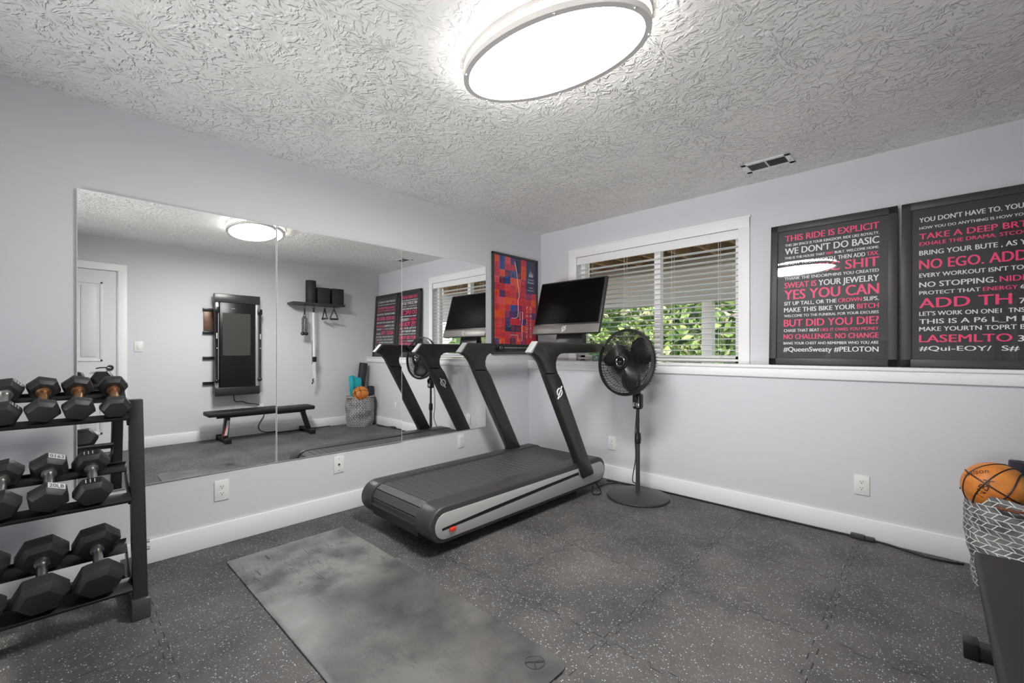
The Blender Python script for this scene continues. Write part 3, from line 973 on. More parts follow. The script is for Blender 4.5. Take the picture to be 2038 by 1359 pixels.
# screen, tilted back
tilt = math.atan2(.14, .49)
SM = Matrix.Translation((.70, -.525, 1.300)) @ Matrix.Rotation(-tilt, 4, 'X')
sw, sh = .365, .512
b = B(); b.box((-sw, 0, 0), (sw, .034, sh), .012, 3, mtx=SM); scn = b.build('screen_housing', treadd_m, T)
b = B(); b.box((-sw + .014, -.0015, .095), (sw - .022, .004, sh - .016), .001, mtx=SM); look(b.build('display', screen_m, scn), 'blank black display')
b = B(); b.box((-sw + .002, -.003, .002), (sw - .002, .012, .082), .006, mtx=SM); ch_ = look(b.build('screen_chin', chin_m, scn), 'gunmetal strip below the display')
b = B()
emblem(b, SM @ Vector((0, -.0035, .042)), (1, 0, 0), SM.to_3x3() @ Vector((0, 0, 1)), .05, .0005)
look(b.build('emblem', logo_m, ch_), 'pale round emblem')
b = B(); b.text('PELOTON', (.392, -2.02, tz1), (0, 1, 0), (-1, 0, 0), .045, .42, thick=.0008)
look(b.build('rail_lettering', blackg_m, T, smooth=0), 'glossy dark lettering on the left rail')
b = B(); b.tube(spline([(.98, -.52, .09), (1.10, -.56, .03), (1.14, -.62, .008), (1.10, -.66, .012), (1.06, -.60, .05)]), .005, 8); b.build('power_cable', cord_m, T)

# ================================================================== PEDESTAL FAN
FX, FY = 1.385, -.462
F = thing('pedestal_fan', 'black pedestal fan with round weighted base beside the treadmill', 'fan', (FX, FY, 0))
TR = Matrix.Translation((FX, FY, 0))
b = B(); b.lathe([(0, 0), (.232, 0), (.238, .008), (.234, .018), (.20, .030), (.10, .042), (.03, .046), (0, .046)], 72, TR); look(b.build('base', fanbase_m, F), 'round domed base')
b = B(); b.cyl((FX, FY, .042), (FX, FY, .47), .0165, 20); b.build('lower_pole', fanbase_m, F)
b = B(); b.lathe([(.0168, .42), (.023, .425), (.025, .45), (.024, .49), (.019, .505), (.013, .507)], 24, TR); b.build('collar', black_m, F)
b = B(); b.cyl((FX, FY, .50), (FX, FY, .72), .0125, 20); b.build('upper_pole', fan_m, F)
fdir = Vector((-.12, -.985, .10)).normalized()
fu = Vector((0, 0, 1)).cross(fdir).normalized()
fv = fdir.cross(fu)
FC = Vector((FX, FY, 1.045)) + fdir * .125
FM = Matrix((fu, fv, fdir)).transposed().to_4x4()
FM.translation = FC
b = B()
b.box((-.038, -.03, .690), (.038, .03, .815), .020, 3, mtx=TR); b.cyl((FX, FY, .81), (FX, FY, .97), .022, 20)
cb = b.build('control_box', fan_m, F)
b = B(); b.box((-.027, -.034, .706), (.027, -.028, .745), .003, mtx=TR); look(b.build('control_label', chrome_m, cb), 'silver label')
b = B(); b.cyl((FX, FY - .03, .778), (FX, FY - .045, .778), .016, 20, bev=.002); b.build('speed_dial', blackg_m, cb)
b = B(); b.lathe([(0, -.20), (.055, -.195), (.075, -.16), (.08, -.10), (.072, -.05), (.03, -.045), (0, -.045)], 32, FM); b.build('motor_housing', fan_m, F)
RG = .250
def grille_prof(z_rim, z_c, r):
    t = r / RG
    return z_rim + (z_c - z_rim) * (1 - t ** 2.6)
b = B()
for k in range(110):
    a = 2 * PI * k / 110
    pts = []
    for i in range(7):
        r_ = .058 + (RG - .002 - .058) * i / 6
        aa = a + .22 * (1 - i / 6)
        pts.append(FM @ Vector((r_ * math.cos(aa), r_ * math.sin(aa), grille_prof(.045, .085, r_))))
    b.tube(pts, .0022, 4)
for r_ in (.10, .145, .19, .22):
    b.tube([FM @ Vector((r_ * math.cos(2 * PI * t / 60), r_ * math.sin(2 * PI * t / 60), grille_prof(.045, .085, r_) - .001)) for t in range(60)], .0018, 5, closed=True)
b.build('front_grille', fan_m, F)
b = B()
for k in range(64):
    a = 2 * PI * k / 64
    b.tube([FM @ Vector((r_ * math.cos(a), r_ * math.sin(a), z_)) for r_, z_ in ((RG - .003, .03), (RG - .008, -.02), (.20, -.052), (.13, -.064), (.06, -.068))], .0018, 4)
for r_, z_ in ((.10, -.066), (.155, -.061), (.20, -.053)):
    b.tube([FM @ Vector((r_ * math.cos(2 * PI * t / 60), r_ * math.sin(2 * PI * t / 60), z_)) for t in range(60)], .0018, 5, closed=True)
b.build('rear_grille', fan_m, F)
b = B(); b.lathe([(RG - .016, .052), (RG + .004, .046), (RG + .008, .034), (RG + .004, .018), (RG - .006, .018), (RG - .006, .040), (RG - .016, .048), (RG - .016, .052)], 72, FM); b.build('rim_band', fan_m, F)
b = B(); b.lathe([(.060, .078), (.062, .088), (.056, .095), (.040, .098), (0, .099)], 40, FM); hb = b.build('hub_badge', blackg_m, F)
b = B(); b.tube([FM @ Vector((.036 * math.cos(2 * PI * t / 40), .036 * math.sin(2 * PI * t / 40), .099)) for t in range(40)], .0022, 6, closed=True)
b.box((-.012, -.003, .098), (.012, .003, .1), mtx=FM); look(b.build('badge_ring', chrome_m, hb), 'bright ring on the badge')
b = B(); b.lathe([(0, -.045), (.045, -.045), (.048, .0), (.04, .04), (0, .045)], 28, FM); b.build('blade_hub', fan_m, F)
for k in range(3):
    a0 = 2 * PI * k / 3 + .45
    rows = []
    b = B()
    for i in range(9):
        r_ = .04 + .185 * i / 8
        hw = .30 + .42 * math.sin(PI * (.15 + .7 * i / 8)) - .25 * (i / 8) ** 3
        rows.append([b.bm.verts.new(FM @ Vector((r_ * math.cos(a0 + q * hw + .3 * i / 8), r_ * math.sin(a0 + q * hw + .3 * i / 8), -.005 + q * .030))) for q in (-1, -.5, 0, .5, 1)])
    for p0, p1 in zip(rows, rows[1:]):
        for i in range(4): b.bm.faces.new((p0[i], p0[i + 1], p1[i + 1], p1[i]))
    o = b.build('blade', fan_m, F)
    sm = o.modifiers.new('solid', 'SOLIDIFY'); sm.thickness = .0025
b = B(); b.tube(spline([(FX - .02, FY + .03, .74), (FX - .034, FY + .035, .60), (FX - .04, FY + .03, .45), (FX - .034, FY + .028, .3), (FX - .10, FY + .10, .10), (FX - .11, FY + .165, .05), (FX - .085, FY + .20, .02), (FX - .13, FY + .215, .006), (FX - .30, FY + .19, .006), (FX - .36, FY + .02, .006), (FX - .30, FY - .10, .006)]), .004, 8)
b.build('power_cord', cord_m, F)

# ================================================================== EXTENSION CORD
b = B()
pts = [(.98, -.26, .007), (1.3, -.215, .007), (1.7, -.211, .007), (2.2, -.214, .007), (2.60, -.215, .008), (2.70, -.218, .010), (2.84, -.225, .010), (2.92, -.24, .007), (3.02, -.275, .007), (3.10, -.272, .007), (3.17, -.25, .007)]
b.tube(spline(pts, 10), .0055, 8)
E = tag(b.build('extension_lead', cord_m, org=(2.75, -.22, 0)), 'black extension cord running along the baseboard under the posters', 'cord')
BASE[E.name] = Vector((2.75, -.22, 0))
b = B(); b.box((2.685, -.238, .002), (2.755, -.207, .030), .005); b.box((2.755, -.236, .004), (2.80, -.209, .026), .004); look(b.build('plug', M('grey_plug', (62, 60, 58), .45), E), 'dark grey plug and socket')

# ================================================================== EXERCISE MAT
MX0, MX1, MY0, MY1 = .305, 2.105, -2.975, -2.318
E = thing('exercise_mat', 'long scratched grey exercise mat with scuff marks on the floor', 'mat', (1.2, -2.65, 0), (0, 0, .012), local=True)
hl, hw, rc = .905, .325, .05
pl = arc((hl - rc, hw - rc), rc, 0, PI / 2, 6) + arc((-hl + rc * .3, hw - rc * .3), rc * .3, PI / 2, PI, 4) + arc((-hl + rc * .3, -hw + rc * .3), rc * .3, PI, 1.5 * PI, 4) + arc((hl - rc, -hw + rc), rc, 1.5 * PI, 2 * PI, 6)
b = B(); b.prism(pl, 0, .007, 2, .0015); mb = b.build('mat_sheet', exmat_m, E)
b = B()
c = Vector((hl - .10, hw - .085, .0075))
b.tube([c + Vector((.036 * math.cos(2 * PI * t / 36), .036 * math.sin(2 * PI * t / 36), 0)) for t in range(36)], .0016, 5, closed=True)
b.tube([c + Vector((.022 * math.sin(t / 8 * PI * .9 - 1.4), -.028 + .056 * t / 8, 0)) for t in range(9)], .004, 6)
b.tube([c + Vector((.022 - .022 * math.sin(t / 8 * PI * .9), -.02 + .045 * t / 8, 0)) for t in range(9)], .002, 6)
look(b.build('stamped_logo', M('mat_logo', (64, 63, 62), .4), mb, org=(0, 0, 0)), 'round dark stamped logo near one corner')

# ================================================================== DUMBBELL RACK
TILT = math.radians(27)
TIERS = (('top', .400, .945, .054, .058), ('mid', .460, .610, .063, .072), ('bot', .505, .262, .080, .088))
R = thing('dumbbell_rack', 'black three-tier steel dumbbell rack against the mirror wall', 'rack', (.40, -3.85, 0))
YP0, YP1 = -3.395, -3.345
def post_x(z): return .578 - .175 * (z - .05) / .9
for y0, y1 in ((YP0, YP1), (-4.33, -4.28)):
    b = B()
    b.prism([(post_x(.04) - .028, .04), (post_x(.04) + .028, .04), (post_x(.94) + .026, .925), (post_x(.94) - .026, .925)], y0, y1, 1, .003)
    ps = b.build('upright', rack_m, R)
    b = B(); b.box((.05, y0 - .002, .02), (.61, y1 + .002, .075), .003); ft = b.build('foot_bar', rack_m, R)
    b = B(); b.box((.575, y0 - .006, 0), (.622, y1 + .008, .085), .006); b.build('rubber_foot', M('grey_foot_cap', (66, 65, 64), .5), ft)
    b = B(); b.box((.05, y0 - .006, 0), (.10, y1 + .006, .05), .006); b.build('rubber_foot', rack_m, ft)
    b = B()
    for z in (.27, .30):
        b.cyl((post_x(z), y1 - .001, z), (post_x(z), y1 + .012, z), .008, 8)
    b.build('bolts', steel_m, ps)
b = B(); b.box((.16, -4.30, .03), (.20, -3.37, .07), .003); b.build('spreader_bar', rack_m, R)
for nm, cx, cz, rad, hl_ in TIERS:
    TM = Matrix.Translation((cx, 0, cz)) @ Matrix.Rotation(TILT, 4, 'Y')
    fl = -rad * .88
    for s in (-1, 1):
        b = B()
        xa, e = s * .074, s * (.06 + hl_ + .004)
        b.box((min(xa, e), -4.29, fl - .006), (max(xa, e), YP0 - .001, fl - .001), .001, mtx=TM)
        b.box((e - .0025, -4.29, fl - .006), (e + .0025, YP0 - .001, fl + .008), .001, mtx=TM)
        b.build('shelf_rail', rack_m, R)
    for y0, y1 in ((YP0 - .008, YP0), (-4.30, -4.292)):
        b = B(); b.box((-.10, y0, fl - .050), (.10, y1, fl - .006), .002, mtx=TM); b.build('shelf_bracket', rack_m, R)

def hex_head(b, x0, x1, rad, inner):
    """hex prism between x0 and x1 with chamfered ends"""
    c = min(.020, (x1 - x0) * .3)
    st = [(x0, .74), (x0 + c, 1), (x1 - c, 1), (x1, .74)]
    rings = [[b.bm.verts.new((x, rad * k * math.cos(i * PI / 3), rad * k * math.sin(i * PI / 3))) for i in range(6)] for x, k in st]
    for p0, p1 in zip(rings, rings[1:]):
        for i in range(6): b.bm.faces.new((p0[i], p0[(i + 1) % 6], p1[(i + 1) % 6], p1[i]))
    b.bm.faces.new(rings[0][::-1]); b.bm.faces.new(rings[-1])
    bmesh.ops.recalc_face_normals(b.bm, faces=b.bm.faces[:])
    bmesh.ops.bevel(b.bm, geom=[e for e in b.bm.edges], offset=.0022, segments=2, affect='EDGES', profile=.5)
def dumbbell(y, tier, roll, handle, label, marks=(None, None), face=0):
    nm, cx, cz, rad, hl_ = TIERS[tier]
    # roll in steps: flat side sits about on the rails
    low = max(math.sin(roll + i * PI / 3) for i in range(6))
    up = rad * (low - .88) + .001
    D = thing('hex_dumbbell', label, 'dumbbell', (cx + up * math.sin(TILT), y, cz + up * math.cos(TILT)), (roll, TILT, 0), 'hex dumbbells on the rack', local=True)
    gp = .060
    for k, s in enumerate((-1, 1)):
        b = B()
        if s > 0: hex_head(b, gp, gp + hl_, rad, 1)
        else: hex_head(b, -gp - hl_, -gp, rad, -1)
        hd = b.build('hex_head', rubber_m, D, org=(0, 0, 0), smooth=20)
        txt = marks[k]
        if txt:
            a = PI / 2 - face * PI / 3          # outward angle of the labelled flat in (y, z)
            n = Vector((0, math.cos(a), math.sin(a)))
            t = Vector((0, math.sin(a), -math.cos(a)))      # along the flat
            ap = rad * math.cos(PI / 6)
            xm = s * (gp + hl_ / 2)
            hw = rad * .42; hx = hl_ * .22
            P = lambda x, q, h: Vector((x, 0, 0)) + t * q + n * h
            b = B(); b.mi = 0
            V = [P(xm - hx, -hw, ap + .0007), P(xm + hx, -hw, ap + .0007), P(xm + hx, hw, ap + .0007), P(xm - hx, hw, ap + .0007)]
            b._add(V, [(0, 1, 2, 3)])
            b.mi = 1
            if txt == '|||':
                for i in range(3):
                    q = -hw * .75 + i * hw * .5
                    b._add([P(xm - hx * .7, q, ap + .0012), P(xm + hx * .7, q, ap + .0012), P(xm + hx * .7, q + .0025, ap + .0012), P(xm - hx * .7, q + .0025, ap + .0012)], [(0, 1, 2, 3)])
            else:
                b.text(txt, P(xm + hx * .65, -hw * .85, ap + .0012), t, (-1, 0, 0), hx * 1.25, hw * 1.7, thick=.0003)
            bright = txt != '|||'
            look(b.build('weight_mark', [label_m if bright else groove_m, slot_m if bright else label_m], hd, org=(0, 0, 0), smooth=0),
                 'raised number panel')
    b = B()
    b.lathe([(.013, -gp - .004), (.0235, -gp - .003), (.0235, -gp + .012), (.015, -gp + .016), (.0155, -.03), (.0175, 0), (.0155, .03), (.015, gp - .016), (.0235, gp - .012), (.0235, gp + .003), (.013, gp + .004)], 24, Matrix.Rotation(PI / 2, 4, 'Y'))
    look(b.build('handle', handle, D, org=(0, 0, 0)), 'bronzed steel handle' if handle is rust_m else 'bright steel handle')
    return D
F0 = math.radians(0); Ft = math.radians(-15)
dumbbell(-3.442, 0, F0, rust_m, 'hex dumbbell on top tier right beside the rack upright, bronze handle', ('|||', '|||'), 1)
dumbbell(-3.557, 0, Ft, rust_m, 'hex dumbbell second from the upright on top tier, pale scuffed flats', (None, None))
dumbbell(-3.660, 0, Ft, rust_m, 'hex dumbbell third from the upright on top tier, bronze handle', (None, None))
dumbbell(-3.766, 0, math.radians(8), steel_m, 'hex dumbbell fourth from upright on top tier, dull steel handle', ('|||', '|||'), 1)
dumbbell(-3.516, 1, math.radians(4), steel_m, 'hex dumbbell on middle tier beside the upright, dark number panel on top', ('|||', '|||'))
dumbbell(-3.643, 1, math.radians(-24), steel_m, 'hex dumbbell on middle tier with white 20LB number panel', ('0163', '20LB'))
dumbbell(-3.772, 1, math.radians(12), steel_m, 'hex dumbbell on middle tier farthest from the upright, at photo edge', (None, None))
dumbbell(-3.500, 2, math.radians(10), steel_m, 'large hex dumbbell on bottom tier beside the rack upright', (None, None))
dumbbell(-3.662, 2, math.radians(8), steel_m, 'large hex dumbbell in the middle of the bottom tier', (None, None))
dumbbell(-3.826, 2, math.radians(8), steel_m, 'large hex dumbbell on bottom tier farthest from upright, at photo edge', (None, None))

# ================================================================== WALL TRAINER
G = thing('wall_trainer', 'black wall-mounted cable trainer with tall screen and folded arms', 'exercise machine', (W, -1.95, 1.2))
X0, XB = 3.452, W
b = B(); b.box((3.50, -2.195, .585), (XB - .001, -1.70, 1.85), .012); b.build('housing', treadd_m, G)
b = B(); b.box((X0, -2.212, 1.752), (3.52, -1.690, 1.862), .006); look(b.build('top_cap', M('trainer_steel', (74, 72, 71), .32, .5), G), 'polished dark top cap')
b = B(); b.box((X0, -2.205, .560), (3.52, -1.690, .668), .012); b.build('bottom_cap', treadd_m, G)
b = B(); b.box((X0 + .008, -2.150, .668), (3.51, -1.752, 1.752), .003); gp_ = b.build('front_glass', M('smoked_glass', (30, 29, 28), .3, spec=.3), G)
b = B(); b.box((X0 + .006, -2.120, 1.075), (X0 + .0075, -1.805, 1.62)); look(b.build('display', M('grey_display', (70, 71, 68), .3, spec=.3), gp_, smooth=0), 'grey unlit display')
b = B(); b.text('TONAL', (X0 + .0072, -1.98, 1.675), (0, -1, 0), (0, 0, 1), .012, .045, thick=.0003); b.build('front_lettering', label_m, gp_, smooth=0)
for y in (-2.178, -1.724):
    b = B(); b.box((X0 + .012, y - .016, .668), (3.51, y + .016, 1.752), .003); b.build('side_channel', silver_m, G)
    ya = y + (-.012 if y < -2 else .028)
    b = B(); b.cyl((X0 - .006, ya, .74), (X0 - .006, ya, 1.66), .017, 18); b.sphere((X0 - .006, ya, .755), .027, 18)
    ar = look(b.build('cable_arm', M('arm_teal_black', (40, 48, 50), .3) if y > -2 else blackg_m, G), 'folded round cable arm')
    b = B(); b.box((X0 - .03, ya - .026, 1.615), (X0 + .03, ya + .026, 1.69), .010); b.build('arm_pivot', black_m, ar)
    b = B(); b.box((X0 - .026, ya - .006, 1.29), (X0 - .018, ya + .006, 1.36), .002); b.build('arm_latch', label_m, ar)
    b = B(); b.sphere((X0 - .02, ya + .002, 1.17), .008, 12); b.build('arm_pin', label_m, ar)
for z in (1.659, 1.365, 1.044, .723):
    for ya, yb in ((-2.305, -2.19), (-1.705, -1.668)):
        b = B(); b.box((3.575, ya, z - .018), (XB, yb, z + .018), .002); b.box((3.572, ya + .02, z - .005), (3.576, ya + .05, z + .005)); b.build('mount_bracket', black_m, G)
b = B(); b.box((3.585, -2.296, 1.392), (XB, -2.20, 1.632), .002); look(b.build('back_board', brass_m, G), 'brown backing board at the side')
b = B(); b.tube(spline([(3.53, -1.975, .60), (3.55, -1.975, .54), (3.565, -1.95, .47), (3.575, -1.87, .46), (3.58, -1.80, .43), (3.575, -1.72, .415), (3.59, -1.66, .40)]), .006, 8)
b.build('power_cord', cord_m, G)
b = B(); b.tube(spline([(3.594, -1.62, .33), (3.592, -1.60, .25), (3.585, -1.66, .14), (3.583, -1.66, .06), (3.583, -1.58, .012), (3.584, -1.40, .006), (3.584, -1.10, .006), (3.582, -.80, .006)], 10), .005, 8)
tag(b.build('extension_lead', cord_m, org=(3.58, -1.2, 0)), 'black cord dropping from the outlet behind the weight bench, along the wall', 'cord')

# ================================================================== SHELF
S = thing('wall_shelf', 'black floating wall shelf with hooks underneath', 'shelf', (W, -.95, 1.83))
b = B(); b.box((3.365, -1.41, 1.805), (W - .001, -.665, 1.835), .003); b.build('shelf_board', M('shelf_charcoal', (50, 52, 51), .45), S)
HK = ((-1.225, 1.78), (-1.098, 1.79), (-.940, 1.78), (-.802, 1.785))
for y, z in HK:
    b = B(); b.cyl((3.45, y, 1.806), (3.45, y, 1.785), .005, 8)
    b.tube([Vector((3.45, y, 1.785)) + Vector((0, .012 * math.sin(t * PI / 8), -.012 + .012 * math.cos(t * PI / 8))) for t in range(0, 13)], .003, 6); b.build('hook', black_m, S)
b = B(); b.lathe([(0, 0), (.068, 0), (.070, .004), (.070, .318), (.066, .324), (.05, .324), (.046, .318), (0, .318)], 40)
tag(b.build('foam_cylinder', block_m, loc=(3.46, -1.135, 1.835)), 'tall black cylinder standing on the wall shelf', 'roller')
b = B(); b.box((-.075, -.088, 0), (.075, .088, .232), .006); tag(b.build('black_block', block_m, loc=(3.465, -.972, 1.835)), 'black block on the shelf right beside the tall cylinder', 'block', 'black blocks on the shelf')
b = B(); b.box((-.075, -.086, 0), (.075, .086, .236), .006); tag(b.build('black_block', block_m, loc=(3.465, -.762, 1.835)), 'black block at the end of the shelf, apart from the other block', 'block', 'black blocks on the shelf')
# hung attachments
def rope_pts(y, dy, z0, z1):
    return [Vector((3.45 + .004 * math.sin(i), y + dy * min(1, i / 3), z0 + (z1 - z0) * i / 16)) for i in range(17)]
m_, t_, p_ = new_mat('twisted_rope'); g = N(t_)
o3 = g.sep(g.obj()); st = g.m('FRACT', g.m('ADD', g.m('DIVIDE', o3[2], .022), g.m('DIVIDE', o3[1], .03)))
t_.links.new(g.mix(g.m('GREATER_THAN', st, .62), lin(30, 30, 30), lin(150, 150, 150)), p_.inputs['Base Color']); p_.inputs['Roughness'].default_value = .8
Q = thing('rope_attachment', 'black and grey triceps rope hanging from the shelf', 'exercise handle', (3.45, -1.175, 1.37))
b = B(); b.cyl((3.45, -1.175, 1.762), (3.45, -1.175, 1.66), .011, 12); b.build('strap', black_m, Q)
b = B(); b.tube([(3.45, -1.175 + .018 * math.cos(2 * PI * t / 20), 1.655 + .018 * math.sin(2 * PI * t / 20)) for t in range(20)], .004, 6, closed=True); b.build('ring', chrome_m, Q)
for s in (-1, 1):
    b = B(); b.tube(rope_pts(-1.176, s * .022, 1.645, 1.41), .017, 10); rp = b.build('rope', m_, Q)
    b = B(); b.sphere((3.45, -1.176 + s * .024, 1.39), .030, 20, scale=(1, 1, .85)); b.build('end_ball', blackg_m, rp)
Q.location.y -= .05
Q = thing('hanging_bar', 'long silver exercise bar hanging straight down from the shelf', 'exercise bar', (3.45, -1.045, .66))
b = B(); b.cyl((3.45, -1.048, 1.772), (3.45, -1.048, 1.70), .012, 12); b.build('strap', black_m, Q)
b = B(); b.cyl((3.45, -1.052, 1.70), (3.45, -1.040, 1.03), .0155, 16); b.build('main_tube', plate_m, Q)
b = B(); b.cyl((3.45, -1.072, 1.30), (3.45, -1.070, .95), .007, 10); b.build('side_rod', chrome_m, Q)
b = B(); b.box((3.43, -1.062, .985), (3.47, -1.012, 1.06), .006); b.build('clamp', black_m, Q)
b = B(); b.cyl((3.45, -1.050, .99), (3.45, -1.046, .74), .008, 12); b.cyl((3.45, -1.030, .99), (3.45, -1.026, .74), .006, 10); b.cyl((3.45, -1.05, .74), (3.45, -1.02, .74), .006, 10); b.build('lower_tube', plate_m, Q)
b = B(); b.tube(spline([(3.45, -1.047, .745), (3.45, -1.062, .72), (3.45, -1.052, .70), (3.45, -1.070, .68), (3.45, -1.066, .665)]), .008, 8); b.build('clip', black_m, Q)
Q.location.y -= .05
def strap_handle(y, label, wide, tilt_):
    Q = thing('pulley_stirrup', label, 'exercise handle', (3.45, y, 1.62), (0, 0, tilt_), 'stirrup handles under the shelf', local=True)
    hb_ = .055
    for s in (-1, 1):
        b = B(); b.tube([(0, 0, .150), (0, s * hb_, .004)], .0075, 8); b.build('strap', black_m, Q)
        b = B(); b.tube([(0, s * hb_ + s * .003, 0) + Vector(()) if False else Vector((.015 * math.cos(2 * PI * t / 16), s * (hb_ + .004), .015 * math.sin(2 * PI * t / 16))) for t in range(16)], .004, 6, closed=True); b.build('end_ring', chrome_m, Q)
    b = B(); b.cyl((0, -hb_, 0), (0, hb_, 0), .013, 16); b.build('grip', black_m, Q)
strap_handle(-.940, 'black cable handle hanging edge-on next to the silver bar', 0, math.radians(80))
strap_handle(-.802, 'black triangular cable handle hanging at the shelf end', 1, math.radians(20))

# ================================================================== BENCH
K = thing('weight_bench', 'flat black padded weight bench along the right wall', 'bench', (3.31, -1.75, 0))
b = B(); b.box((3.165, -2.335, .335), (3.440, -1.185, .388), .016, 3); pad = b.build('seat_pad', vinyl_m, K)
b = B(); b.tube([(3.178, -2.325, .386), (3.178, -1.195, .386)], .0016, 5); b.tube([(3.427, -2.325, .386), (3.427, -1.195, .386)], .0016, 5); b.build('stitching', groove_m, pad)
b = B(); b.box((3.28, -2.22, .300), (3.33, -1.27, .336), .003); b.build('seat_beam', rack_m, K)
for y0, y1, s in ((-1.315, -1.225, 1), (-2.105, -2.135, -1)):
    b = B()
    b.prism([(y0 - .028, .335), (y0 + .028, .335), (y1 + .028, .05), (y1 - .028, .05)], 3.270, 3.340, 0, .004); lg = b.build('leg', rack_m, K)
    b = B(); b.box((3.150, y1 - .028, .012), (3.545, y1 + .028, .055), .004); fb = b.build('foot_bar', rack_m, K)
    for xa, xb in ((3.135, 3.175), (3.525, 3.575)):
        b = B(); b.box((xa, y1 - .034, 0), (xb, y1 + .034, .062), .003); b.build('foot_cap', black_m, fb)
    if s < 0:
        b = B(); b.prism([(y0 - .014, .27), (y0 + .014, .27), (y1 + .018, .085), (y1 - .012, .085)], 3.266, 3.2705, 0); look(b.build('sticker', label_m, lg), 'pale sticker')
        b = B(); b.prism([(y0 - .0285, .20), (y0 - .018, .20), (y1 - .016, .075), (y1 - .0285, .075)], 3.265, 3.2706, 0); look(b.build('warning_stripe', M('sticker_red', (188, 30, 44), .4), lg), 'red stripe')

# ================================================================== HAMPER AND CONTENTS
HX, HYY = 3.375, -.425
Hm = thing('hamper', 'grey and white herringbone cloth hamper in the corner behind the bench', 'hamper', (HX, HYY, 0), local=True)
b = B()
n = 72; rows = 26
rn = random.Random(5)
ring = []
for j in range(rows + 1):
    t = j / rows
    z = .455 * t
    row = []
    for k in range(n):
        a = 2 * PI * k / n
        rad = .192 + .016 * t + .010 * math.sin(PI * t) + .007 * math.sin(3 * a + 7 * t) * math.sin(PI * t) + .005 * math.sin(7 * a - 11 * t) * math.sin(PI * t)
        rad += .006 * math.sin(2 * a + 16 * t) * math.sin(PI * t)
        cx_ = .012 - .012 * t
        zz = z + (.010 * math.sin(3 * a + 1) + .006 * math.sin(5 * a)) * (t ** 6)
        row.append(b.bm.verts.new((cx_ + rad * math.cos(a), rad * math.sin(a), zz)))
    ring.append(row)
for p0, p1 in zip(ring, ring[1:]):
    for k in range(n): b.bm.faces.new((p0[k], p0[(k + 1) % n], p1[(k + 1) % n], p1[k]))
b.bm.faces.new(ring[0][::-1])
o = b.build('cloth_body', chev_m, Hm, org=(0, 0, 0), smooth=60)
sm = o.modifiers.new('solid', 'SOLIDIFY'); sm.thickness = .003; sm.offset = -1
for a in (math.radians(250), math.radians(150)):
    c = Vector((.205 * math.cos(a), .205 * math.sin(a), .43)); t = Vector((-math.sin(a), math.cos(a), 0)); nn = Vector((math.cos(a), math.sin(a), 0))
    b = B(); b.tube([c - t * .04 + nn * .006, c - t * .03 + nn * .03, c + nn * .040 + Vector((0, 0, .004)), c + t * .03 + nn * .03, c + t * .04 + nn * .006], .006, 8)
    look(b.build('loop_handle', M('tan_leather', (120, 66, 34), .5) if a > 4 else M('dark_leather', (38, 34, 32), .5), Hm, org=(0, 0, 0)), 'tan loop handle' if a > 4 else 'dark loop handle')
# basketball
BC = Vector((3.268, -.470, .487)); BR = .1195
Bk = thing('basketball', 'orange basketball lying in the top of the herringbone hamper', 'basketball', BC, local=True)
b = B(); b.sphere((0, 0, 0), BR, 48); ball = b.build('ball_skin', ball_m, Bk, org=(0, 0, 0), smooth=180)
b = B()
SR = Euler((math.radians(-20), math.radians(28), math.radians(-30))).to_matrix()
def seam_c(fn, n=64): b.tube([SR @ fn(2 * PI * t / n).normalized() * (BR + .0002) for t in range(n)], .0034, 6, closed=True)
seam_c(lambda a: Vector((math.cos(a), math.sin(a), 0)))
seam_c(lambda a: Vector((0, math.cos(a), math.sin(a))))
for s in (-1, 1):
    seam_c(lambda a: Vector((s * (.55 + .28 * math.cos(2 * a)), math.cos(a), math.sin(a))))
look(b.build('seams', M('ball_seam', (52, 26, 14), .5), ball, org=(0, 0, 0)), 'dark brown seams')
def on_ball(b, txt, az, el, size, spin):
    vs, fs, w = glyphs(txt)
    k = size / CAP
    m = Euler((0, -el, az)).to_matrix()
    P = []
    for x, y in vs:
        X, Y = (x - w / 2) * k, (y - CAP / 2) * k
        c, s = math.cos(spin), math.sin(spin)
        X, Y = c * X - s * Y, s * X + c * Y
        P.append(m @ (Vector((BR, X, Y)).normalized() * (BR + .0006)))
    b._add(P, fs)
b = B()
on_ball(b, 'Wilson', math.radians(-140), math.radians(38), .026, math.radians(38))
on_ball(b, 'NBA', math.radians(-112), math.radians(8), .036, math.radians(68))
look(b.build('ball_lettering', M('ball_ink', (58, 30, 16), .5), ball, org=(0, 0, 0), smooth=0), 'dark brown lettering')
# rolls standing in the hamper
def spiral_roll(b, c0, axis_m, r0, r1, turns, L, th, tail):
    pts = []
    n = int(turns * 28)
    for i in range(n + 1):
        t = i / n
        a = 2 * PI * turns * t + 1.2
        r_ = r0 + (r1 - r0) * t
        pts.append((r_ * math.cos(a), r_ * math.sin(a)))
    d = Vector((pts[-1][0] - pts[-2][0], pts[-1][1] - pts[-2][1])).normalized()
    for k in range(1, 7): pts.append((pts[n][0] + d.x * tail * k / 6, pts[n][1] + d.y * tail * k / 6 + .02 * (k / 6) ** 2))
    return pts
b = B()
pts = spiral_roll(None, None, None, .016, .040, 2.6, .4, .004, .0)
ang0 = math.atan2(pts[-1][1], pts[-1][0])
A = []
rowsz = (0, .16, .34, .54)
import itertools
flap = [(.040 + 0, 0)]
for j, zz in enumerate(rowsz):
    A.append([b.bm.verts.new((x, y, zz)) for x, y in pts])
for p0, p1 in zip(A, A[1:]):
    for k in range(len(pts) - 1): b.bm.faces.new((p0[k], p0[k + 1], p1[k + 1], p1[k]))
e0 = pts[-1]
tw = math.atan2(e0[1], e0[0])
last = [a[-1] for a in A]
cols = [last]
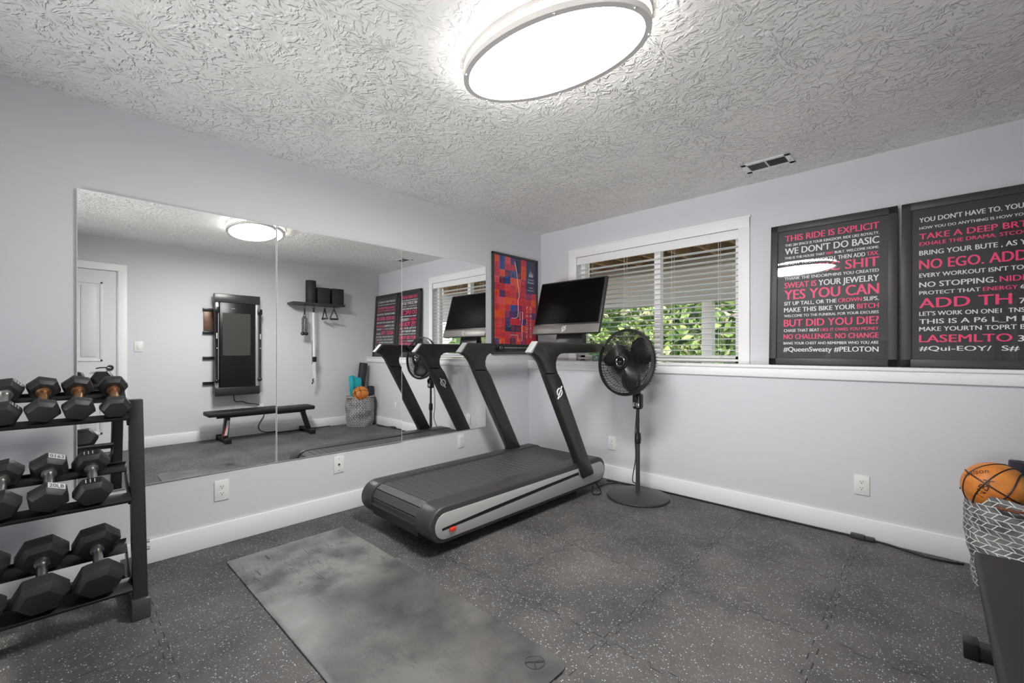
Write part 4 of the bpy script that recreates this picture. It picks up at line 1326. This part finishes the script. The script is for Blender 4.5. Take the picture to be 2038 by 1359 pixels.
for k in range(1, 8):
    q = k / 7
    x, y = e0[0] - .012 * q * 2, e0[1] + .165 * q
    cols.append([b.bm.verts.new((x - .015 * math.sin(q * PI), y, z_ - (.05 * q if i == 3 else 0))) for i, z_ in enumerate(rowsz)])
for c0, c1 in zip(cols, cols[1:]):
    for i in range(3): b.bm.faces.new((c0[i], c1[i], c1[i + 1], c0[i + 1]))
o = b.build('yoga_mat', teal_m, smooth=50)
o.location = (3.408, -.505, .225)
o.rotation_euler = (math.radians(4), math.radians(2), math.radians(0))
sm = o.modifiers.new('solid', 'SOLIDIFY'); sm.thickness = .005
tag(o, 'teal yoga mat loosely rolled, standing in the herringbone hamper', 'yoga mat')
def roller(name, mat, r_, L, loc, rot, label, cat):
    Q = thing(name, label, cat, loc, rot, local=True)
    b = B(); b.lathe([(r_ * .45, 0), (r_ - .004, 0), (r_, .005), (r_, L - .005), (r_ - .004, L), (r_ * .45, L), (r_ * .42, L - .01), (r_ * .42, .01), (r_ * .45, 0)], 40)
    b.build('roller_body', mat, Q, org=(0, 0, 0))
    return Q
roller('foam_roller', foam_m, .062, .66, (3.497, -.400, .300), (math.radians(-9), math.radians(2), 0), 'tall black foam roller leaning in the hamper behind the basketball', 'foam roller')
roller('foam_roller', blue_m, .046, .42, (3.352, -.285, .175), (math.radians(-4), math.radians(3), 0), 'short midnight blue roller in the hamper beside the window wall', 'foam roller')

# ================================================================== SMALL THINGS ON THE LEDGE
b = B(); b.lathe([(0, 0), (.036, 0), (.040, .006), (.041, .070), (.038, .074), (.035, .070), (.034, .012), (0, .010)], 28)
tag(b.build('candle_jar', candle_m, loc=(.062, -.100, 1.0502)), 'taupe glass candle jar at the corner end of the ledge', 'jar')
b = B(); b.lathe([(0, 0), (.046, 0), (.050, .006), (.050, .085), (.040, .105), (.040, .118), (.037, .118), (.037, .104), (.047, .083), (.046, .010), (0, .008)], 32)
tag(b.build('glass_jar', clear_m, loc=(.745, -.045, 1.0502)), 'clear pale green glass jar on the window ledge behind treadmill', 'jar')
b = B(); b.box((-.035, -.022, 0), (.035, .022, .085), .003); o = b.build('small_box', plate_m, loc=(.905, -.055, 1.0502)); tag(o, 'small white box on the ledge beside the glass jar', 'box')
